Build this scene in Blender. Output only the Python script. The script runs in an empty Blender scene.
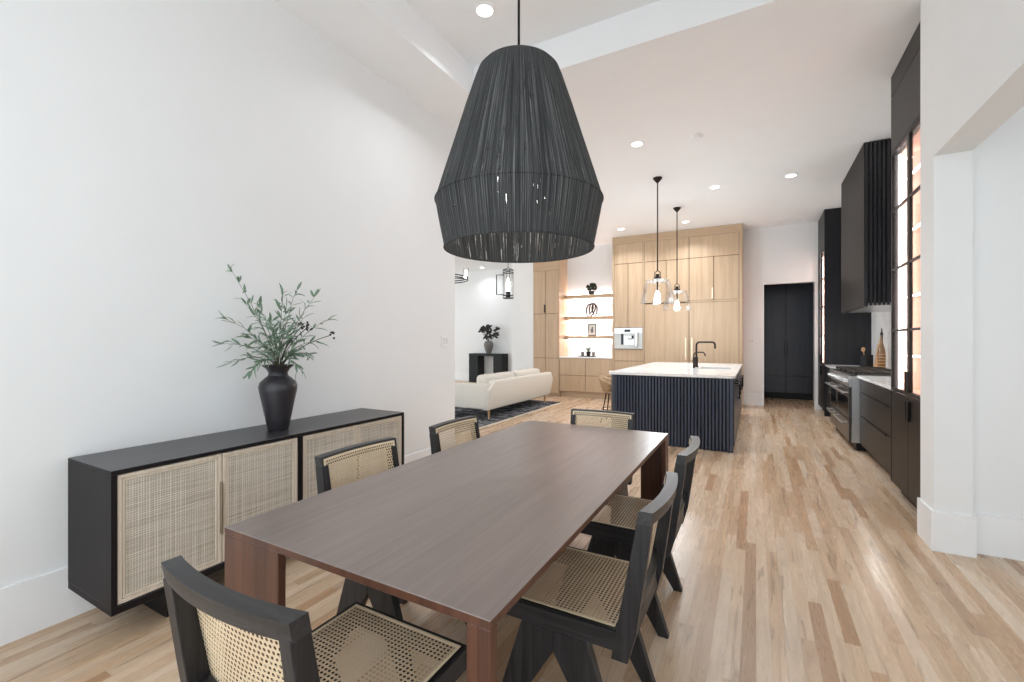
import bpy, bmesh, math, random
from mathutils import Vector, Matrix
random.seed(7)
PI = math.pi
SC = bpy.context.scene
COL = SC.collection

# ------------------------------------------------------------------ node helpers
class G:
    def __init__(s, name):
        s.m = bpy.data.materials.new(name); s.m.use_nodes = True
        s.t = s.m.node_tree; s.t.nodes.clear()
        s.out = s.n('ShaderNodeOutputMaterial')
    def n(s, kind, **kw):
        nd = s.t.nodes.new(kind)
        for k, v in kw.items(): setattr(nd, k, v)
        return nd
    def link(s, a, b): s.t.links.new(a, b)
    def put(s, sock, v):
        if isinstance(v, bpy.types.NodeSocket): s.link(v, sock)
        else: sock.default_value = v
    def math(s, op, a, b=0.0, c=None):
        nd = s.n('ShaderNodeMath', operation=op)
        s.put(nd.inputs[0], a); s.put(nd.inputs[1], b)
        if c is not None: s.put(nd.inputs[2], c)
        return nd.outputs[0]
    def obj(s): return s.n('ShaderNodeTexCoord').outputs['Object']
    def sep(s, v):
        nd = s.n('ShaderNodeSeparateXYZ'); s.link(v, nd.inputs[0]); return nd.outputs
    def comb(s, x, y, z):
        nd = s.n('ShaderNodeCombineXYZ')
        for i, v in enumerate((x, y, z)): s.put(nd.inputs[i], v)
        return nd.outputs[0]
    def mapv(s, v, scale, loc=(0, 0, 0), rot=(0, 0, 0)):
        nd = s.n('ShaderNodeMapping'); s.link(v, nd.inputs[0])
        nd.inputs['Scale'].default_value = scale; nd.inputs['Location'].default_value = loc
        nd.inputs['Rotation'].default_value = rot
        return nd.outputs[0]
    def noise(s, v, scale=1.0, detail=3.0, rough=.55, dist=0.0):
        nd = s.n('ShaderNodeTexNoise'); s.link(v, nd.inputs['Vector'])
        nd.inputs['Scale'].default_value = scale; nd.inputs['Detail'].default_value = detail
        nd.inputs['Roughness'].default_value = rough; nd.inputs['Distortion'].default_value = dist
        return nd.outputs['Fac']
    def white(s, v):
        nd = s.n('ShaderNodeTexWhiteNoise', noise_dimensions='3D'); s.link(v, nd.inputs['Vector'])
        return nd.outputs['Value']
    def ramp(s, f, stops):
        nd = s.n('ShaderNodeValToRGB'); s.link(f, nd.inputs[0])
        el = nd.color_ramp.elements
        while len(el) < len(stops): el.new(.5)
        for e, (p, c) in zip(el, stops): e.position = p; e.color = (*c, 1)
        return nd.outputs[0]
    def mix(s, f, a, b, mode='MIX'):
        nd = s.n('ShaderNodeMix', data_type='RGBA', blend_type=mode)
        s.put(nd.inputs[0], f)
        s.put(nd.inputs[6], (*a, 1) if isinstance(a, tuple) else a)
        s.put(nd.inputs[7], (*b, 1) if isinstance(b, tuple) else b)
        return nd.outputs[2]
    def bump(s, h, strength=.2, dist=.002):
        nd = s.n('ShaderNodeBump'); s.link(h, nd.inputs['Height'])
        nd.inputs['Strength'].default_value = strength; nd.inputs['Distance'].default_value = dist
        return nd.outputs[0]
    def bsdf(s, col, rough=.5, metal=0.0, normal=None, spec=.5, emit=None, es=0.0):
        nd = s.n('ShaderNodeBsdfPrincipled')
        s.put(nd.inputs['Base Color'], (*col, 1) if isinstance(col, tuple) else col)
        s.put(nd.inputs['Roughness'], rough); s.put(nd.inputs['Metallic'], metal)
        nd.inputs['Specular IOR Level'].default_value = spec
        if normal is not None: s.link(normal, nd.inputs['Normal'])
        if emit: nd.inputs['Emission Color'].default_value = (*emit, 1); nd.inputs['Emission Strength'].default_value = es
        return nd.outputs[0]
    def done(s, sh): s.link(sh, s.out.inputs['Surface']); return s.m

def L(*c):  # sRGB 0-255 to linear
    return tuple((x/255/12.92 if x/255 <= .04045 else ((x/255+.055)/1.055)**2.4) for x in c)

def flat(name, col, rough=.5, metal=0.0, spec=.5, var=.06, sc=12.0):
    g = G(name); v = g.obj()
    f = g.noise(v, sc, 4)
    a = tuple(c*(1-var) for c in col); b = tuple(min(1, c*(1+var)) for c in col)
    return g.done(g.bsdf(g.ramp(f, [(.3, a), (.7, b)]), rough, metal, None, spec))

def wood(name, c1, c2, axis=2, rough=.45, scale=1.0, streak=None, bump=.12, spec=.5):
    g = G(name); v = g.obj()
    s = [38*scale]*3; s[axis] = 1.6*scale
    f = g.noise(g.mapv(v, tuple(s)), 1.0, 6, .62, .6)
    s2 = [190*scale]*3; s2[axis] = 4*scale
    f2 = g.noise(g.mapv(v, tuple(s2)), 1.0, 2, .5)
    c = g.ramp(f, [(.3, c1), (.68, c2)])
    c = g.mix(g.math('MULTIPLY', f2, .35), c, streak or tuple(x*.55 for x in c1))
    return g.done(g.bsdf(c, rough, 0, g.bump(f2, bump, .001), spec))

def emis(name, col, st):
    g = G(name); e = g.n('ShaderNodeEmission'); e.inputs[0].default_value = (*col, 1); e.inputs[1].default_value = st
    return g.done(e.outputs[0])

def glass(name, tint=(.96, .97, .97), refl=.9, edge=.0):
    g = G(name)
    tr = g.n('ShaderNodeBsdfTransparent'); tr.inputs[0].default_value = (*tint, 1)
    gl = g.n('ShaderNodeBsdfGlossy'); gl.inputs['Roughness'].default_value = .02
    lw = g.n('ShaderNodeFresnel'); lw.inputs[0].default_value = 1.45
    f = g.math('MULTIPLY', lw.outputs[0], refl)
    mx = g.n('ShaderNodeMixShader'); g.link(f, mx.inputs[0]); g.link(tr.outputs[0], mx.inputs[1]); g.link(gl.outputs[0], mx.inputs[2])
    return g.done(mx.outputs[0])

def cane(name, ax, p=.0135, stag=0.0, c1=(196, 164, 124), c2=(216, 188, 150)):
    """woven cane: straw colour with a staggered grid of open holes in the plane of the two axes AX"""
    g = G(name); o = g.sep(g.obj())
    u = g.math('DIVIDE', o[ax[0]], p); v = g.math('DIVIDE', o[ax[1]], p)
    st = g.math('MULTIPLY', g.math('MODULO', g.math('FLOOR', g.math('ADD', v, 100.5)), 2.0), stag)
    fu = g.math('SUBTRACT', g.math('FRACT', g.math('ADD', g.math('ADD', u, st), 100.5)), .5)
    fv = g.math('SUBTRACT', g.math('FRACT', g.math('ADD', v, 100.5)), .5)
    r = g.math('SQRT', g.math('ADD', g.math('MULTIPLY', fu, fu), g.math('MULTIPLY', fv, fv)))
    hole = g.math('LESS_THAN', r, .30)
    n1 = g.noise(g.mapv(g.obj(), (8, 8, 8)), 1.0, 3)
    strand = g.math('ABSOLUTE', g.math('SINE', g.math('MULTIPLY', g.math('ADD', u, v), PI*2)))
    c = g.ramp(n1, [(.3, L(*c1)), (.7, L(*c2))])
    c = g.mix(g.math('MULTIPLY', strand, .25), c, L(160, 124, 84))
    b = g.bsdf(c, .5, 0, g.bump(strand, .25, .001), .35)
    tr = g.n('ShaderNodeBsdfTransparent')
    mx = g.n('ShaderNodeMixShader'); g.link(hole, mx.inputs[0]); g.link(b, mx.inputs[1]); g.link(tr.outputs[0], mx.inputs[2])
    return g.done(mx.outputs[0])

def weave(name):
    """coarse uneven wicker on the sideboard doors, in the local YZ plane"""
    g = G(name); v = g.obj(); o = g.sep(v)
    p = .0105
    a = g.math('ABSOLUTE', g.math('SINE', g.math('MULTIPLY', o[1], PI/p)))
    b = g.math('ABSOLUTE', g.math('SINE', g.math('MULTIPLY', o[2], PI/p)))
    vy = g.noise(g.mapv(v, (1, 95, 2.0)), 1.0, 3, .6)
    vz = g.noise(g.mapv(v, (1, 3.0, 95)), 1.0, 3, .6)
    gap = g.math('MULTIPLY', g.math('SUBTRACT', 1.0, g.math('POWER', a, .6)), g.math('MULTIPLY', vy, 1.5))
    gap2 = g.math('MULTIPLY', g.math('SUBTRACT', 1.0, g.math('POWER', b, .6)), g.math('MULTIPLY', vz, 1.2))
    big = g.noise(g.mapv(v, (1, 5, 7)), 1.0, 3)
    mixv = g.math('ADD', g.math('MULTIPLY', vy, .5), g.math('MULTIPLY', vz, .5))
    c = g.ramp(mixv, [(.36, L(176, 166, 152)), (.47, L(210, 200, 184)), (.6, L(238, 230, 216))])
    c = g.mix(g.math('MULTIPLY', g.math('ADD', gap, gap2), .8), c, L(104, 96, 88))
    c = g.mix(g.math('MULTIPLY', big, .25), c, L(216, 204, 186))
    h = g.math('ADD', a, b)
    return g.done(g.bsdf(c, .7, 0, g.bump(h, .4, .002), .25))

def floor_mat():
    g = G('floor_boards'); v = g.obj(); o = g.sep(v)
    W, LEN = .0575, 1.0
    row = g.math('FLOOR', g.math('DIVIDE', o[0], W))
    off = g.math('MULTIPLY', g.white(g.comb(row, 3.7, 1.1)), LEN*3.0)
    ln = g.math('ADD', LEN*.5, g.math('MULTIPLY', g.white(g.comb(row, 9.1, 4.0)), LEN*1.1))
    yy = g.math('DIVIDE', g.math('ADD', o[1], off), ln)
    col = g.math('FLOOR', yy)
    rnd = g.white(g.comb(row, col, .5)); rnd2 = g.white(g.comb(row, col, 7.5)); rnd3 = g.white(g.comb(row, col, 3.1))
    gv = g.comb(g.math('ADD', g.math('MULTIPLY', o[0], 34.0), g.math('MULTIPLY', rnd, 57.0)),
                g.math('ADD', g.math('MULTIPLY', o[1], 2.2), g.math('MULTIPLY', rnd2, 31.0)), 0.0)
    f = g.noise(gv, 1.0, 5, .62, 1.2)
    gv2 = g.comb(g.math('ADD', g.math('MULTIPLY', o[0], 16.0), g.math('MULTIPLY', rnd2, 91.0)),
                 g.math('ADD', g.math('MULTIPLY', o[1], 1.3), g.math('MULTIPLY', rnd, 17.0)), 2.0)
    heart = g.noise(gv2, 1.0, 4, .6, 1.2)
    base = g.ramp(rnd, [(0, L(158, 120, 88)), (.13, L(182, 147, 114)), (.3, L(198, 168, 137)), (.6, L(210, 184, 156)), (1, L(220, 199, 176))])
    warm = g.mix(rnd3, L(202, 178, 154), L(202, 164, 128))
    base = g.mix(.3, base, warm)
    base = g.mix(g.ramp(f, [(.42, (0, 0, 0)), (.75, (.42, .42, .42))]), base, L(146, 114, 88))
    hm = g.ramp(heart, [(.60, (0, 0, 0)), (.66, (.5, .5, .5)), (.71, (.18, .18, .18)), (.8, (.7, .7, .7))])
    base = g.mix(hm, base, L(110, 82, 60))
    fx = g.math('FRACT', g.math('DIVIDE', o[0], W)); fy = g.math('FRACT', yy)
    sx = g.math('MAXIMUM', g.math('LESS_THAN', fx, .016), g.math('GREATER_THAN', fx, .984))
    sy = g.math('LESS_THAN', fy, .0025)
    seam = g.math('MAXIMUM', sx, sy)
    base = g.mix(g.math('MULTIPLY', seam, .3), base, L(120, 88, 62))
    rough = g.math('ADD', .21, g.math('MULTIPLY', f, .14))
    return g.done(g.bsdf(base, rough, 0, g.bump(g.math('MULTIPLY', seam, -1.0), .2, .001), .5))

def thread_mat():
    g = G('charcoal_thread'); o = g.sep(g.obj())
    ang = g.math('ARCTAN2', o[1], o[0])
    f = g.noise(g.comb(g.math('MULTIPLY', ang, 58.0), g.math('MULTIPLY', o[2], 1.2), 0.0), 1.0, 4, .8)
    f2 = g.noise(g.comb(g.math('MULTIPLY', ang, 20.0), g.math('MULTIPLY', o[2], 5.0), 3.0), 1.0, 3, .7)
    saw = g.math('ABSOLUTE', g.math('SINE', g.math('MULTIPLY', ang, 130.0)))
    c = g.ramp(f, [(.34, L(28, 29, 30)), (.5, L(62, 63, 63)), (.66, L(124, 124, 122))])
    c = g.mix(g.math('MULTIPLY', saw, .35), c, L(24, 25, 27))
    b = g.bsdf(c, .8, 0, g.bump(g.math('ADD', f, g.math('MULTIPLY', saw, .5)), .7, .004), .25)
    tr = g.n('ShaderNodeBsdfTransparent')
    gap = g.math('GREATER_THAN', g.math('ADD', g.math('MULTIPLY', f, .5), g.math('MULTIPLY', f2, .5)), .585)
    gap = g.math('MULTIPLY', gap, .75)
    mx = g.n('ShaderNodeMixShader'); g.link(gap, mx.inputs[0]); g.link(b, mx.inputs[1]); g.link(tr.outputs[0], mx.inputs[2])
    return g.done(mx.outputs[0])

def rug_mat():
    g = G('rug_pile'); v = g.obj()
    f = g.noise(g.mapv(v, (2.2, 5, 1)), 1.0, 6, .75, 2.2)
    c = g.ramp(f, [(.40, L(34, 35, 41)), (.50, L(52, 54, 61)), (.56, L(150, 149, 150)), (.62, L(56, 57, 64))])
    return g.done(g.bsdf(c, .95, 0, None, .1))

def marble(name):
    g = G(name); v = g.obj()
    f = g.noise(g.mapv(v, (2, 2, 2)), 1.0, 6, .6, 1.2)
    c = g.ramp(f, [(.35, L(226, 224, 222)), (.5, L(240, 239, 237)), (.7, L(246, 245, 243))])
    return g.done(g.bsdf(c, .12, 0, None, .5))

M = {}
M['wall'] = flat('wall_paint', L(236, 236, 235), .6, 0, .25, .008, 3)
M['ceil'] = flat('ceiling_paint', L(243, 243, 243), .75, 0, .2, .008, 3)
M['trim'] = flat('trim_paint', L(240, 240, 240), .35, 0, .4, .005, 3)
M['floor'] = floor_mat()
M['walnut_top_sheen'] = wood('walnut_top_sheen', L(116, 101, 95), L(136, 120, 113), 1, .33, 1.0, bump=.02, spec=1.0)  # walnut greyed and lightened: reflected ceiling sheen mixed into the base colour
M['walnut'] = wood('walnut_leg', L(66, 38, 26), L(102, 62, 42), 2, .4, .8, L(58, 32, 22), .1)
M['ash_x'] = wood('charcoal_ash_x', L(13, 12, 12), L(54, 52, 54), 0, .42, 1.2, L(6, 6, 6), .5, spec=.6)
M['ash_y'] = wood('charcoal_ash_y', L(13, 12, 12), L(54, 52, 54), 1, .42, 1.2, L(6, 6, 6), .5, spec=.4)
M['ash_z'] = wood('charcoal_ash_z', L(13, 12, 12), L(54, 52, 54), 2, .42, 1.2, L(6, 6, 6), .5, spec=.4)
M['board'] = wood('sideboard_stain_lit', L(30, 27, 30), L(58, 55, 60), 1, .34, .8, L(22, 20, 22), .15, spec=.7)  # lit copy of the black stain, lighter for upward faces
M['board_v'] = wood('sideboard_stain_shaded', L(22, 17, 19), L(34, 28, 30), 2, .5, .8, L(16, 13, 14), .15, spec=.2)  # same stain, shaded copy for the upright faces
M['bleach'] = wood('bleached_frame', L(206, 192, 174), L(226, 214, 198), 2, .6, 1.2, L(178, 156, 130), .1)
M['weave'] = weave('wicker_weave')
M['seatcane'] = cane('seat_cane', (0, 1), .0135, 0.0, (200, 176, 146), (218, 196, 168))
M['backcane'] = cane('back_cane', (0, 2), .0132, .5, (210, 188, 154), (228, 208, 178))
M['binding'] = flat('cane_binding', L(226, 206, 174), .5)
M['black'] = flat('black_paint', L(13, 13, 14), .5, 0, .35)
M['blackmetal'] = flat('black_metal', L(26, 25, 25), .35, .6)
M['bronze'] = flat('dark_bronze', L(48, 40, 36), .35, .7)
M['pewter'] = flat('pewter_metal', L(150, 138, 122), .35, .9)
M['brass'] = flat('pale_brass', L(238, 222, 196), .3, .7)
M['oak'] = wood('white_oak', L(184, 156, 126), L(204, 178, 148), 2, .45, .5, L(164, 132, 100), .05)
M['oak_h'] = wood('white_oak_flat', L(184, 156, 126), L(202, 176, 146), 0, .45, .5, L(164, 132, 100), .05)
M['gapdark'] = flat('cabinet_gap_shade', L(84, 62, 42), .8)  # carcass coloured dark brown to stand for shade in the door gaps
M['navy'] = wood('navy_stain_lit', L(52, 58, 72), L(72, 80, 98), 2, .26, .6, L(34, 38, 50), .05)  # navy lightened so the flutes carry their highlights in the colour
M['navy_side'] = wood('navy_stain_side', L(46, 48, 56), L(60, 62, 72), 2, .3, .6, L(34, 36, 44), .03)
M['ebony'] = wood('ebony_oak', L(26, 22, 20), L(37, 32, 28), 2, .38, .6, L(20, 17, 15), .05, spec=.2)
M['ebony_dark'] = wood('ebony_slat', L(24, 23, 26), L(38, 37, 41), 2, .38, .6, L(18, 17, 18), .05, spec=.3)
M['ebony_flute_lit'] = wood('ebony_flute_lit', L(42, 41, 45), L(58, 57, 61), 2, .3, .6, L(34, 33, 36), .03)  # lighter ebony copy, flute highlights put into its colour
M['pantry'] = wood('pantry_stain', L(36, 37, 48), L(50, 51, 64), 2, .32, .6, L(28, 30, 36), .05)
M['peach'] = wood('cabinet_lining', L(226, 190, 172), L(238, 206, 190), 2, .5, .5, L(190, 144, 116), .04)
M['quartz'] = marble('white_quartz')
M['steel'] = flat('brushed_steel', L(214, 214, 214), .28, .95, .5, .04, 30)
M['steeldark'] = flat('dark_steel', L(96, 94, 92), .3, .9, .5, .04, 30)
M['ovenglass'] = flat('oven_glass', L(24, 24, 26), .08)
M['iron'] = flat('cast_iron', L(46, 38, 32), .6, .2)
M['glass'] = glass('clear_glass', (.985, .985, .985), .5)
M['pane'] = glass('cabinet_pane', (.98, .98, .98), .4)
M['glow'] = emis('lamp_glow', (1, .97, .92), 14)
M['canglow'] = emis('can_glow', (1, .98, .95), 9)
M['led'] = emis('led_strip', (1, .90, .89), 9)
M['thread'] = thread_mat()
M['cream'] = flat('cream_fabric', L(222, 217, 207), .9, 0, .1, .02, 60)
M['rug'] = rug_mat()
M['rugedge'] = flat('rug_binding', L(206, 198, 184), .9, 0, .1)
M['vase'] = flat('vase_glaze', L(44, 41, 45), .38, 0, .5, .12, 14)
M['stone'] = flat('grey_vase', L(116, 112, 108), .6)
M['leaf'] = flat('olive_leaf', L(116, 138, 116), .5, 0, .4, .4, 30)
M['leafdark'] = flat('dark_leaf', L(54, 52, 50), .6, 0, .3, .3, 25)
M['stem'] = flat('twig', L(84, 84, 60), .7)
M['twigdark'] = flat('dark_twig', L(50, 44, 40), .7)
M['succ'] = flat('succulent', L(42, 48, 34), .6, 0, .3, .35, 60)
M['white'] = flat('white_enamel', L(222, 221, 217), .35)
M['satin'] = flat('satin_steel_panel', L(196, 196, 192), .4, .35)
M['paper'] = flat('paper', L(226, 224, 220), .8)
M['print'] = flat('print_ink', L(120, 120, 122), .8, 0, .2, .5, 90)
M['rattan'] = wood('rattan', L(150, 118, 84), L(196, 164, 126), 2, .6, 1.5, L(110, 82, 56), .4)
M['tan'] = wood('board_wood', L(176, 132, 90), L(200, 158, 112), 2, .5, 1, L(140, 100, 64))
M['amber'] = flat('amber_bottle', L(112, 78, 44), .15, 0, .6, .2, 20)
M['sinksteel'] = flat('sink_steel', L(34, 32, 32), .5, .3)

# ------------------------------------------------------------------ mesh helpers
class MB:
    def __init__(s): s.b = bmesh.new()
    def _new(s, verts, faces, bev=0, seg=1):
        t = bmesh.new()
        vs = [t.verts.new(v) for v in verts]
        for f in faces:
            try: t.faces.new([vs[i] for i in f])
            except ValueError: pass
        bmesh.ops.recalc_face_normals(t, faces=t.faces)
        if bev: bmesh.ops.bevel(t, geom=list(t.edges), offset=bev, segments=seg, profile=.5, affect='EDGES')
        me = bpy.data.meshes.new('tmp'); t.to_mesh(me); t.free()
        s.b.from_mesh(me); bpy.data.meshes.remove(me); return s
    def box(s, x0, x1, y0, y1, z0, z1, bev=0, seg=1):
        v = [(x, y, z) for x in (x0, x1) for y in (y0, y1) for z in (z0, z1)]
        return s._new(v, [(0,1,3,2),(4,6,7,5),(0,4,5,1),(2,3,7,6),(0,2,6,4),(1,5,7,3)], bev, seg)
    def hexa(s, a, b, bev=0):   # two quads
        return s._new(list(a)+list(b), [(0,1,2,3),(4,7,6,5),(0,4,5,1),(1,5,6,2),(2,6,7,3),(3,7,4,0)], bev)
    def prism(s, poly, h0, h1, axis=2, bev=0, seg=1):
        """polygon in the two other axes, swept along AXIS"""
        def P(p, h):
            q = list(p); q.insert(axis, h); return tuple(q)
        n = len(poly)
        v = [P(p, h0) for p in poly]+[P(p, h1) for p in poly]
        f = [tuple(range(n)), tuple(range(2*n-1, n-1, -1))]+[(i, (i+1) % n, n+(i+1) % n, n+i) for i in range(n)]
        return s._new(v, f, bev, seg)
    def lathe(s, prof, c=(0, 0, 0), n=32, close=False):
        v = []; f = []
        for r, z in prof:
            for k in range(n):
                a = 2*PI*k/n; v.append((c[0]+r*math.cos(a), c[1]+r*math.sin(a), c[2]+z))
        m = len(prof)
        for i in range(m if close else m-1):
            j = (i+1) % m
            for k in range(n):
                q = (k+1) % n; f.append((i*n+k, i*n+q, j*n+q, j*n+k))
        if not close:
            if prof[0][0] > 1e-5 and getattr(s, 'cap', True): f.append(tuple(range(n-1, -1, -1)))
            if prof[-1][0] > 1e-5 and getattr(s, 'cap', True): f.append(tuple((m-1)*n+k for k in range(n)))
        t = bmesh.new(); vs = [t.verts.new(p) for p in v]
        for q in f: t.faces.new([vs[i] for i in q])
        bmesh.ops.remove_doubles(t, verts=t.verts, dist=1e-6)
        bmesh.ops.recalc_face_normals(t, faces=t.faces)
        me = bpy.data.meshes.new('tmp'); t.to_mesh(me); t.free(); s.b.from_mesh(me); bpy.data.meshes.remove(me)
        return s
    def tube(s, pts, r, n=8, closed=False):
        pts = [Vector(p) for p in pts]; m = len(pts)
        rr = r if isinstance(r, (list, tuple)) else [r]*m
        v = []; f = []; up = None
        for i, p in enumerate(pts):
            if closed: d = pts[(i+1) % m]-pts[i-1]
            else: d = pts[min(i+1, m-1)]-pts[max(i-1, 0)]
            d.normalize()
            if up is None: up = Vector((0, 0, 1)) if abs(d.z) < .9 else Vector((1, 0, 0))
            a = (up-d*up.dot(d)).normalized(); b = d.cross(a); up = a
            for k in range(n):
                t = 2*PI*k/n; v.append(tuple(p+(a*math.cos(t)+b*math.sin(t))*rr[i]))
        for i in range(m if closed else m-1):
            j = (i+1) % m
            for k in range(n):
                q = (k+1) % n; f.append((i*n+k, i*n+q, j*n+q, j*n+k))
        if not closed: f += [tuple(range(n)), tuple(range(m*n-1, (m-1)*n-1, -1))]
        return s._new(v, f)
    def cyl(s, c, r, h, n=24, axis=2):
        a = Vector((0, 0, 0)); a[axis] = h
        return s.tube([Vector(c), Vector(c)+a], r, n)
    def ball(s, c, rx, ry=None, rz=None, sub=2):
        t = bmesh.new(); bmesh.ops.create_icosphere(t, subdivisions=sub, radius=1)
        for v in t.verts: v.co = Vector((c[0]+v.co.x*rx, c[1]+v.co.y*(ry or rx), c[2]+v.co.z*(rz or rx)))
        me = bpy.data.meshes.new('tmp'); t.to_mesh(me); t.free(); s.b.from_mesh(me); bpy.data.meshes.remove(me)
        return s
    def faces(s, v, f): return s._new(v, f)
    def build(s, name, mat, parent=None, smooth=False, world=True):
        me = bpy.data.meshes.new(name)
        if parent is not None and world:
            w = Vector((0, 0, 0)); q = parent
            while q is not None: w += q.location; q = q.parent
            for vv in s.b.verts: vv.co -= w
        s.b.to_mesh(me); s.b.free()
        me.materials.append(mat)
        if smooth:
            for p in me.polygons: p.use_smooth = True
            try: me.set_sharp_from_angle(angle=math.radians(40))
            except Exception: pass
        o = bpy.data.objects.new(name, me); COL.objects.link(o)
        if parent is not None: o.parent = parent
        return o

def thing(name, label, cat, loc=(0, 0, 0), rz=0, group=None):
    o = bpy.data.objects.new(name, None); COL.objects.link(o); o.empty_display_size = .05
    o.location = loc; o.rotation_euler = (0, 0, rz); o['label'] = label; o['category'] = cat
    if group: o['group'] = group
    return o
def tag(o, label, cat, group=None):
    o['label'] = label; o['category'] = cat
    if group: o['group'] = group
    return o
def struct(o): o['kind'] = 'structure'; return o
def box(*a): return MB().box(*a)
def sbox(name, mat, *a): return struct(MB().box(*a).build(name, mat))
def dup(root, loc, rz, label, group=None):
    r = root.copy(); COL.objects.link(r); r.location = loc; r.rotation_euler = (0, 0, rz); r['label'] = label
    if group: r['group'] = group
    for ch in list(root.children):
        c = ch.copy(); COL.objects.link(c); c.parent = r
        for g in list(ch.children):
            d = g.copy(); COL.objects.link(d); d.parent = c
    return r
def lamp(kind, loc, power, parent=None, size=.1, color=(1, 1, 1), rot=(0, 0, 0), shape='DISK', sy=None, spread=None):
    d = bpy.data.lights.new('light', kind); d.energy = power; d.color = color
    if kind == 'AREA':
        d.shape = shape; d.size = size
        if sy: d.size_y = sy
        if spread: d.spread = spread
    else: d.shadow_soft_size = size
    o = bpy.data.objects.new('light', d); COL.objects.link(o)
    if parent is not None:
        o.parent = parent; o.location = Vector(loc)-parent.location
    else: o.location = loc
    o.rotation_euler = rot
    return o
def rrect(x0, x1, y0, y1, r, n=6):
    p = []
    for cx, cy, a0 in ((x1-r, y1-r, 0), (x0+r, y1-r, PI/2), (x0+r, y0+r, PI), (x1-r, y0+r, 1.5*PI)):
        for k in range(n+1):
            a = a0+PI/2*k/n; p.append((cx+r*math.cos(a), cy+r*math.sin(a)))
    return p

# ------------------------------------------------------------------ the setting
CH = 3.66
XL, XR = -2.9, 1.72
struct(MB().box(-12.5, 5, -1.1, 13, -.1, 0).build('floor', M['floor']))
TX0, TX1, TY0, TY1, TZ = -2.365, .45, .1, 3.54, 3.945
c = MB()
c.box(-12.5, TX0, -1.1, 13, CH, 4.1); c.box(TX1, 5, -1.1, 13, CH, 4.1)
c.box(TX0, TX1, TY1, 13, CH, 4.1); c.box(TX0, TX1, -1.1, TY0, CH, 4.1); c.box(TX0, TX1, TY0, TY1, TZ, 4.1)
struct(c.build('ceiling', M['ceil']))
sbox('wall_left', M['wall'], -3.06, XL, -1.1, 3.982, 0, CH)
sbox('baseboard_left', M['trim'], XL, XL+.016, -1.1, 3.982, 0, .247)
w = MB(); w.box(.99, 1.172, 3.77, 4.03, 0, CH); w.box(.99, 1.172, -1.1, 3.77, 2.505, CH); w.box(1.172, 5, 3.855, 4.03, 0, CH)
struct(w.build('wall_right', M['wall']))
w = MB(); w.box(3.6, 3.75, -1.1, 3.855, 0, .5); w.box(3.6, 3.75, -1.1, 3.855, 2.9, CH); w.box(3.6, 3.75, 2.9, 3.855, .5, 2.9); w.box(1.172, 3.75, -1.25, -1.1, 0, .8); w.box(1.172, 3.75, -1.25, -1.1, 2.5, CH); w.box(1.172, 1.5, -1.25, -1.1, .8, 2.5)
struct(w.build('wall_hall_added', M['wall']))  # unseen walls, added to hold back side light in the hall
w = MB(); w.box(3.64, 3.70, -1.1, 2.9, .5, .57); w.box(3.64, 3.70, -1.1, 2.9, 2.83, 2.9)
for y in (-1.1, .2, 1.5, 2.83): w.box(3.64, 3.70, y, y+.07, .57, 2.83)
w = struct(w.build('window_added_1', M['trim']))  # unseen window, added to let daylight through the hall wall
w2 = MB(); w2.box(1.5, 3.6, -1.2, -1.14, .8, .86); w2.box(1.5, 3.6, -1.2, -1.14, 2.44, 2.5)
for x in (1.5, 2.52, 3.54): w2.box(x, x+.06, -1.2, -1.14, .86, 2.44)
w2 = struct(w2.build('window_added_2', M['trim']))  # another unseen window, added to brighten the hall from its near end
MB().box(1.56, 3.54, -1.172, -1.168, .86, 2.44).build('pane', M['pane'], w2)
p = MB().box(3.668, 3.672, -1.03, 2.83, .57, 2.83).build('pane', M['pane'], w)
w = MB(); w.box(.976, .99, 3.756, 4.044, 0, .25); w.box(.99, 1.186, 3.756, 3.77, 0, .25); w.box(1.172, 1.186, 3.77, 3.855, 0, .25); w.box(1.186, 5, 3.841, 3.855, 0, .25)
struct(w.build('baseboard_right', M['trim']))
sbox('wall_kitchen', M['wall'], XR, XR+.15, 4.03, 10.63, 0, CH)
DX0, DX1, DZ, YB = .143, 1.011, 2.495, 10.48
w = MB(); w.box(-4.86, DX0, YB, YB+.15, 0, CH); w.box(DX0, DX1, YB, YB+.15, DZ, CH); w.box(DX1, XR, YB, YB+.15, 0, CH)
struct(w.build('wall_back', M['wall']))
sbox('baseboard_back', M['trim'], -.25, DX0, YB-.016, YB, 0, .24)
w = MB(); w.box(DX0-.14, DX0, YB+.15, 12.6, 0, CH); w.box(DX1+.11, DX1+.25, YB+.15, 12.6, 0, CH); w.box(DX0-.14, DX1+.25, 12.6, 12.7, 0, CH)
struct(w.build('wall_pantry', M['wall']))
sbox('wall_pier', M['wall'], -5.48, -4.86, 9.97, 12.4, 0, CH)
sbox('baseboard_pier', M['trim'], -5.48, -4.86, 9.954, 9.97, 0, .247)
sbox('wall_living', M['wall'], -12.5, -5.48, 12.4, 12.55, 0, CH)
sbox('baseboard_living', M['trim'], -12.5, -5.48, 12.384, 12.4, 0, .247)

# built-in pantry front, set back in its recess
PY = 11.95
pc = thing('pantry_cabinet', 'tall dark navy pantry cabinet with two doors in the recess of the far white wall', 'cabinet', (.63, PY, 0))
px0, px1 = .15, 1.12
box(px0, px1, PY+.022, PY+.5, .14, CH-.01).build('carcass', M['pantry'], pc)
box(px0, px1, PY+.06, PY+.5, .002, .14).build('toe_kick', M['black'], pc)
mid = (px0+px1)/2-.035
for a, b in ((px0, mid-.003), (mid+.003, px1)):
    d = box(a+.002, b-.002, PY, PY+.02, .53, 2.72, .003).build('door', M['pantry'], pc)
    xx = b-.03 if b < .7 else a+.03
    box(xx-.008, xx+.008, PY-.02, PY-.001, 1.0, 1.3, .003).build('handle', M['blackmetal'], d)
    box(a+.002, b-.002, PY, PY+.02, .145, .522, .003).build('drawer', M['pantry'], pc)

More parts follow.
